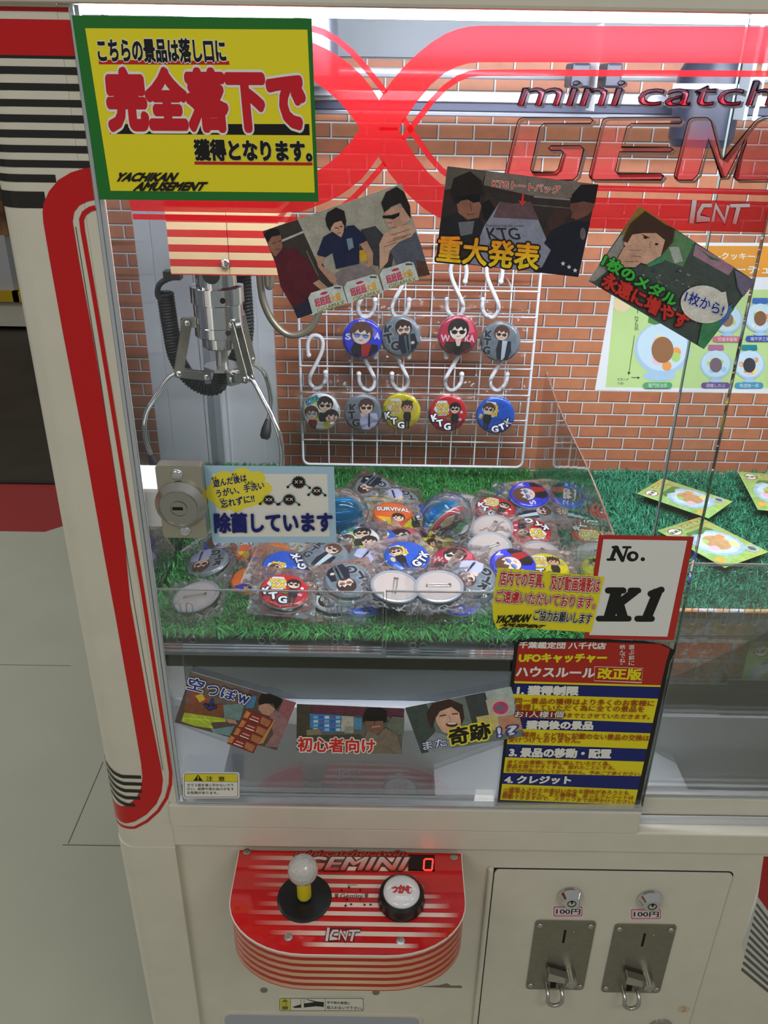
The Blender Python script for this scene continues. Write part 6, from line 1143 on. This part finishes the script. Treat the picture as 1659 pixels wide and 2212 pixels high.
# ================================================================ COIN DOOR
cd = thing('coin_door', 'cream hinged coin door with two coin slots beside the control box', 'coin door', (.316, YF, .1))
m_ = MB(); m_.prism(rr(.1505, .06, .4805, .5665, .008), (0, YF - .0001, 0), (1, 0, 0), (0, 0, 1), (0, -.0004, 0)); m_.build('door_gap', DARK, cd)
m_ = MB(); m_.prism(rr(.1570, .062, .4788, .5648, .007), (0, YF - .0006, 0), (1, 0, 0), (0, 0, 1), (0, -.0022, 0)); m_.build('door_panel', CREAM, cd)
m_ = MB(); zt_ = .5692
for i in range(14): m_.lathe([(.0031, 0), (.0037, .0003), (.0037, .0262), (.0031, .0265)], (.1515, YF - .0042, zt_ - .0265 * (i + 1)), (0, 0, 1), 14, cap0=True, cap1=True)
m_.build('piano_hinge', CREAM, cd)
YP = YF - .0028
cm_ = lambda x, y, Y=YP: onY(1020 + x / 2.596, 1760 + y / 2.596, Y)
def coin(dx, label):
    tl, tr_, br, bl = [cm_(*p) for p in (((358, 583), (692, 598), (622, 980), (300, 966)), ((803, 602), (1142, 620), (1050, 996), (722, 984)))[dx]]
    x0, x1, z0, z1 = (tl.x + bl.x) / 2, (tr_.x + br.x) / 2, (bl.z + br.z) / 2, (tl.z + tr_.z) / 2
    m_ = MB(); m_.prism(rr(x0, z0, x1, z1, .006), (0, YP, 0), (1, 0, 0), (0, 0, 1), (0, -.0022, 0)); pt = m_.build('coin_plate', STEEL, cd, bevel=.0005)
    Yq = YP - .0023; f = lambda u, v: Vector((x0 + (x1 - x0) * u, Yq, z1 - (z1 - z0) * v))
    p = f(.51, .21); m_ = MB(); m_.box(p.x - .0016, p.x + .0016, Yq - .0004, Yq + .001, p.z - .0135, p.z + .0135); m_.build('coin_slot', DARK, pt)
    for u, v in ((.08, .065), (.92, .065), (.07, .94), (.93, .945)):
        m_ = MB(); m_.lathe([(.0046, 0), (.0044, .001), (.003, .0018), (0, .002)], f(u, v), (0, -1, 0), 18, soft=True); m_.build('screw', SILV, pt)
    for u, v, r in ((.66, .15, .0026), (.64, .40, .002)): m_ = MB(); m_.lathe([(r, 0), (r * .8, .0009), (0, .0011)], f(u, v), (0, -1, 0), 14); m_.build('stud', STEEL, pt)
    h = f(.70, .74); m_ = MB(); m_.lathe([(.0090, 0), (.0084, .019), (.0062, .0205), (.006, .0196), (0, .0196)], h, (0, -1, 0), 28); m_.prism([(h.x - .034, h.z + .020), (h.x - .034, h.z + .004), (h.x - .030, h.z + .002), (h.x - .002, h.z - .004), (h.x + .004, h.z + .0075), (h.x - .004, h.z + .0075)], (0, Yq - .004, 0), (1, 0, 0), (0, 0, 1), (0, -.011, 0)); m_.build('return_lever', SILV, pt, bevel=.0008)
    p = f(.46, .885); m_ = MB(); m_.box(p.x - .0042, p.x + .0042, Yq - .0003, Yq + .001, p.z - .013, p.z + .012); m_.build('return_opening', DARK, pt)
    p = f(.47, .93); P = [(p.x - .0105, Yq + .001, p.z), (p.x - .0105, Yq - .014, p.z - .001)] + [(p.x + .0105 * math.cos(R(a)), Yq - .0165 - .001 * math.sin(R(a - 180)), p.z - .010 + .0105 * math.sin(R(a))) for a in range(180, 361, 18)] + [(p.x + .0105, Yq - .014, p.z - .001), (p.x + .0105, Yq + .001, p.z)]
    m_ = MB(); m_.tube(P, .0030, 10); m_.build('coin_cup', SILV, pt)
    q = cm_(*((548, 452), (995, 468))[dx]); m_ = MB(); m_.lathe([(.0165, 0), (.0172, .0015), (.0162, .0045), (.0118, .0125), (.0104, .0135), (.0062, .0135), (.0062, .0126), (.0052, .0126), (.0052, .0135), (0, .0135)], (q.x, YP, q.z), (0, -1, 0), 36); lo = m_.build('cam_lock', CHROME, cd)
    m_ = MB(); m_.lathe([(.0062, 0), (.0050, .0001)], (q.x, YP - .0137, q.z), (0, -1, 0), 24); m_.box(q.x - .0012, q.x + .0012, YP - .0143, YP - .0138, q.z + .001, q.z + .0055); m_.build('key_ring_slot', DARK, lo)
    P3 = Plane((0, YP - .0001, 0), (1, 0, 0), (0, 0, 1)); e = ((455, 513, 618, 570), (890, 528, 1058, 585))[dx]
    def d(A):
        x0, y0, x1, y1 = e; PK = (196, 60, 120); A.poly([(x0 - 4, y0 - 6), (x1 + 6, y0 - 2), (x1 + 2, y1 + 6), (x0 - 8, y1)], (226, 222, 212)); A.rrect(x0, y0, x1, y1, 9, PK); A.rrect(x0 + 5, y0 + 5, x1 - 5, y1 - 5, 7, (240, 220, 226)); A.rrect(x0 + 8, y0 + 8, x1 - 8, y1 - 8, 6, PK); A.rrect(x0 + 10, y0 + 10, x1 - 10, y1 - 10, 5, (226, 206, 210)); A.text('100円', (x0 + 16, y1 - 14), (x1 - 14, y1 - 12), (x0 + 18, y0 + 14), (36, 26, 34), .05, (WH, .085))
    sheet('price_sticker', label, 'sticker', P3, [(e[0] - 4, e[1] - 6), (e[2] + 6, e[1] - 2), (e[2] + 2, e[3] + 6), (e[0] - 8, e[3])], d, (1020, 1760, 2.596), thick=.00015)
coin(0, 'small pink 100 yen sticker below the left cam lock'); coin(1, 'small pink 100 yen sticker below the right cam lock')
def d_two(A): A.ell(1185, 1090, 35, 21, (206, 190, 160)); A.text('2', (1172, 1104), (1200, 1102), (1172, 1078), (170, 140, 90), .0)
sheet('round_label', 'small round yellowed label marked 2 near the coin door edge', 'label', Plane((0, YP - .0001, 0), (1, 0, 0), (0, 0, 1)), [(1185 + 36 * math.cos(R(a)), 1090 + 22 * math.sin(R(a))) for a in range(0, 360, 20)], d_two, (1020, 1760, 2.596), thick=.00015, paper=(206, 190, 160))
q = cm_(1055, 1185); m_ = MB(); m_.lathe([(.0175, 0), (.0175, .0030), (.0150, .0042), (.0120, .0034), (.0120, .0028), (0, .0028)], (q.x, YP, q.z), (0, -1, 0), 36); m_.build('cam_lock', SILV, cd)
def d_hand(A):
    A.rrect(428, 1050, 928, 1138, 14, (214, 210, 196)); A.rrect(438, 1060, 924, 1134, 10, BK); A.rrect(441, 1063, 921, 1131, 9, (224, 222, 208)); A.poly([(441, 1063), (500, 1062), (500, 1130), (446, 1128), (441, 1118)], (214, 206, 80)); A.poly([(448, 1082), (470, 1064), (492, 1082)], (120, 112, 30)); A.text('注', (450, 1102), (490, 1102), (450, 1084), (120, 112, 30), .0); A.text('意', (450, 1126), (490, 1126), (450, 1106), BK, .02); A.line([(502, 1061), (502, 1132)], 2, BK); A.line([(703, 1061), (703, 1132)], 2, BK)
    A.poly([(512, 1110), (580, 1090), (640, 1082), (590, 1066), (600, 1066), (650, 1078), (695, 1082), (694, 1110), (650, 1106), (590, 1112), (530, 1116)], BK); A.poly([(562, 1062), (580, 1062), (578, 1128), (566, 1128)], (224, 222, 208)); A.line([(562, 1062), (562, 1094)], 2, BK); A.line([(580, 1062), (580, 1090)], 2, BK); A.text('手や物を無理に', (712, 1092), (846, 1096), (712, 1076), BK, .01); A.text('取入れないで下さい。', (712, 1122), (916, 1126), (712, 1104), BK, .01)
sheet('caution_sticker', 'caution sticker with a black hand above the prize opening', 'sticker', PFP, [(440, 1048), (915, 1056), (930, 1070), (926, 1130), (910, 1140), (440, 1132), (428, 1120), (430, 1060)], d_hand, (440, 1760, 2.676), thick=.0002)
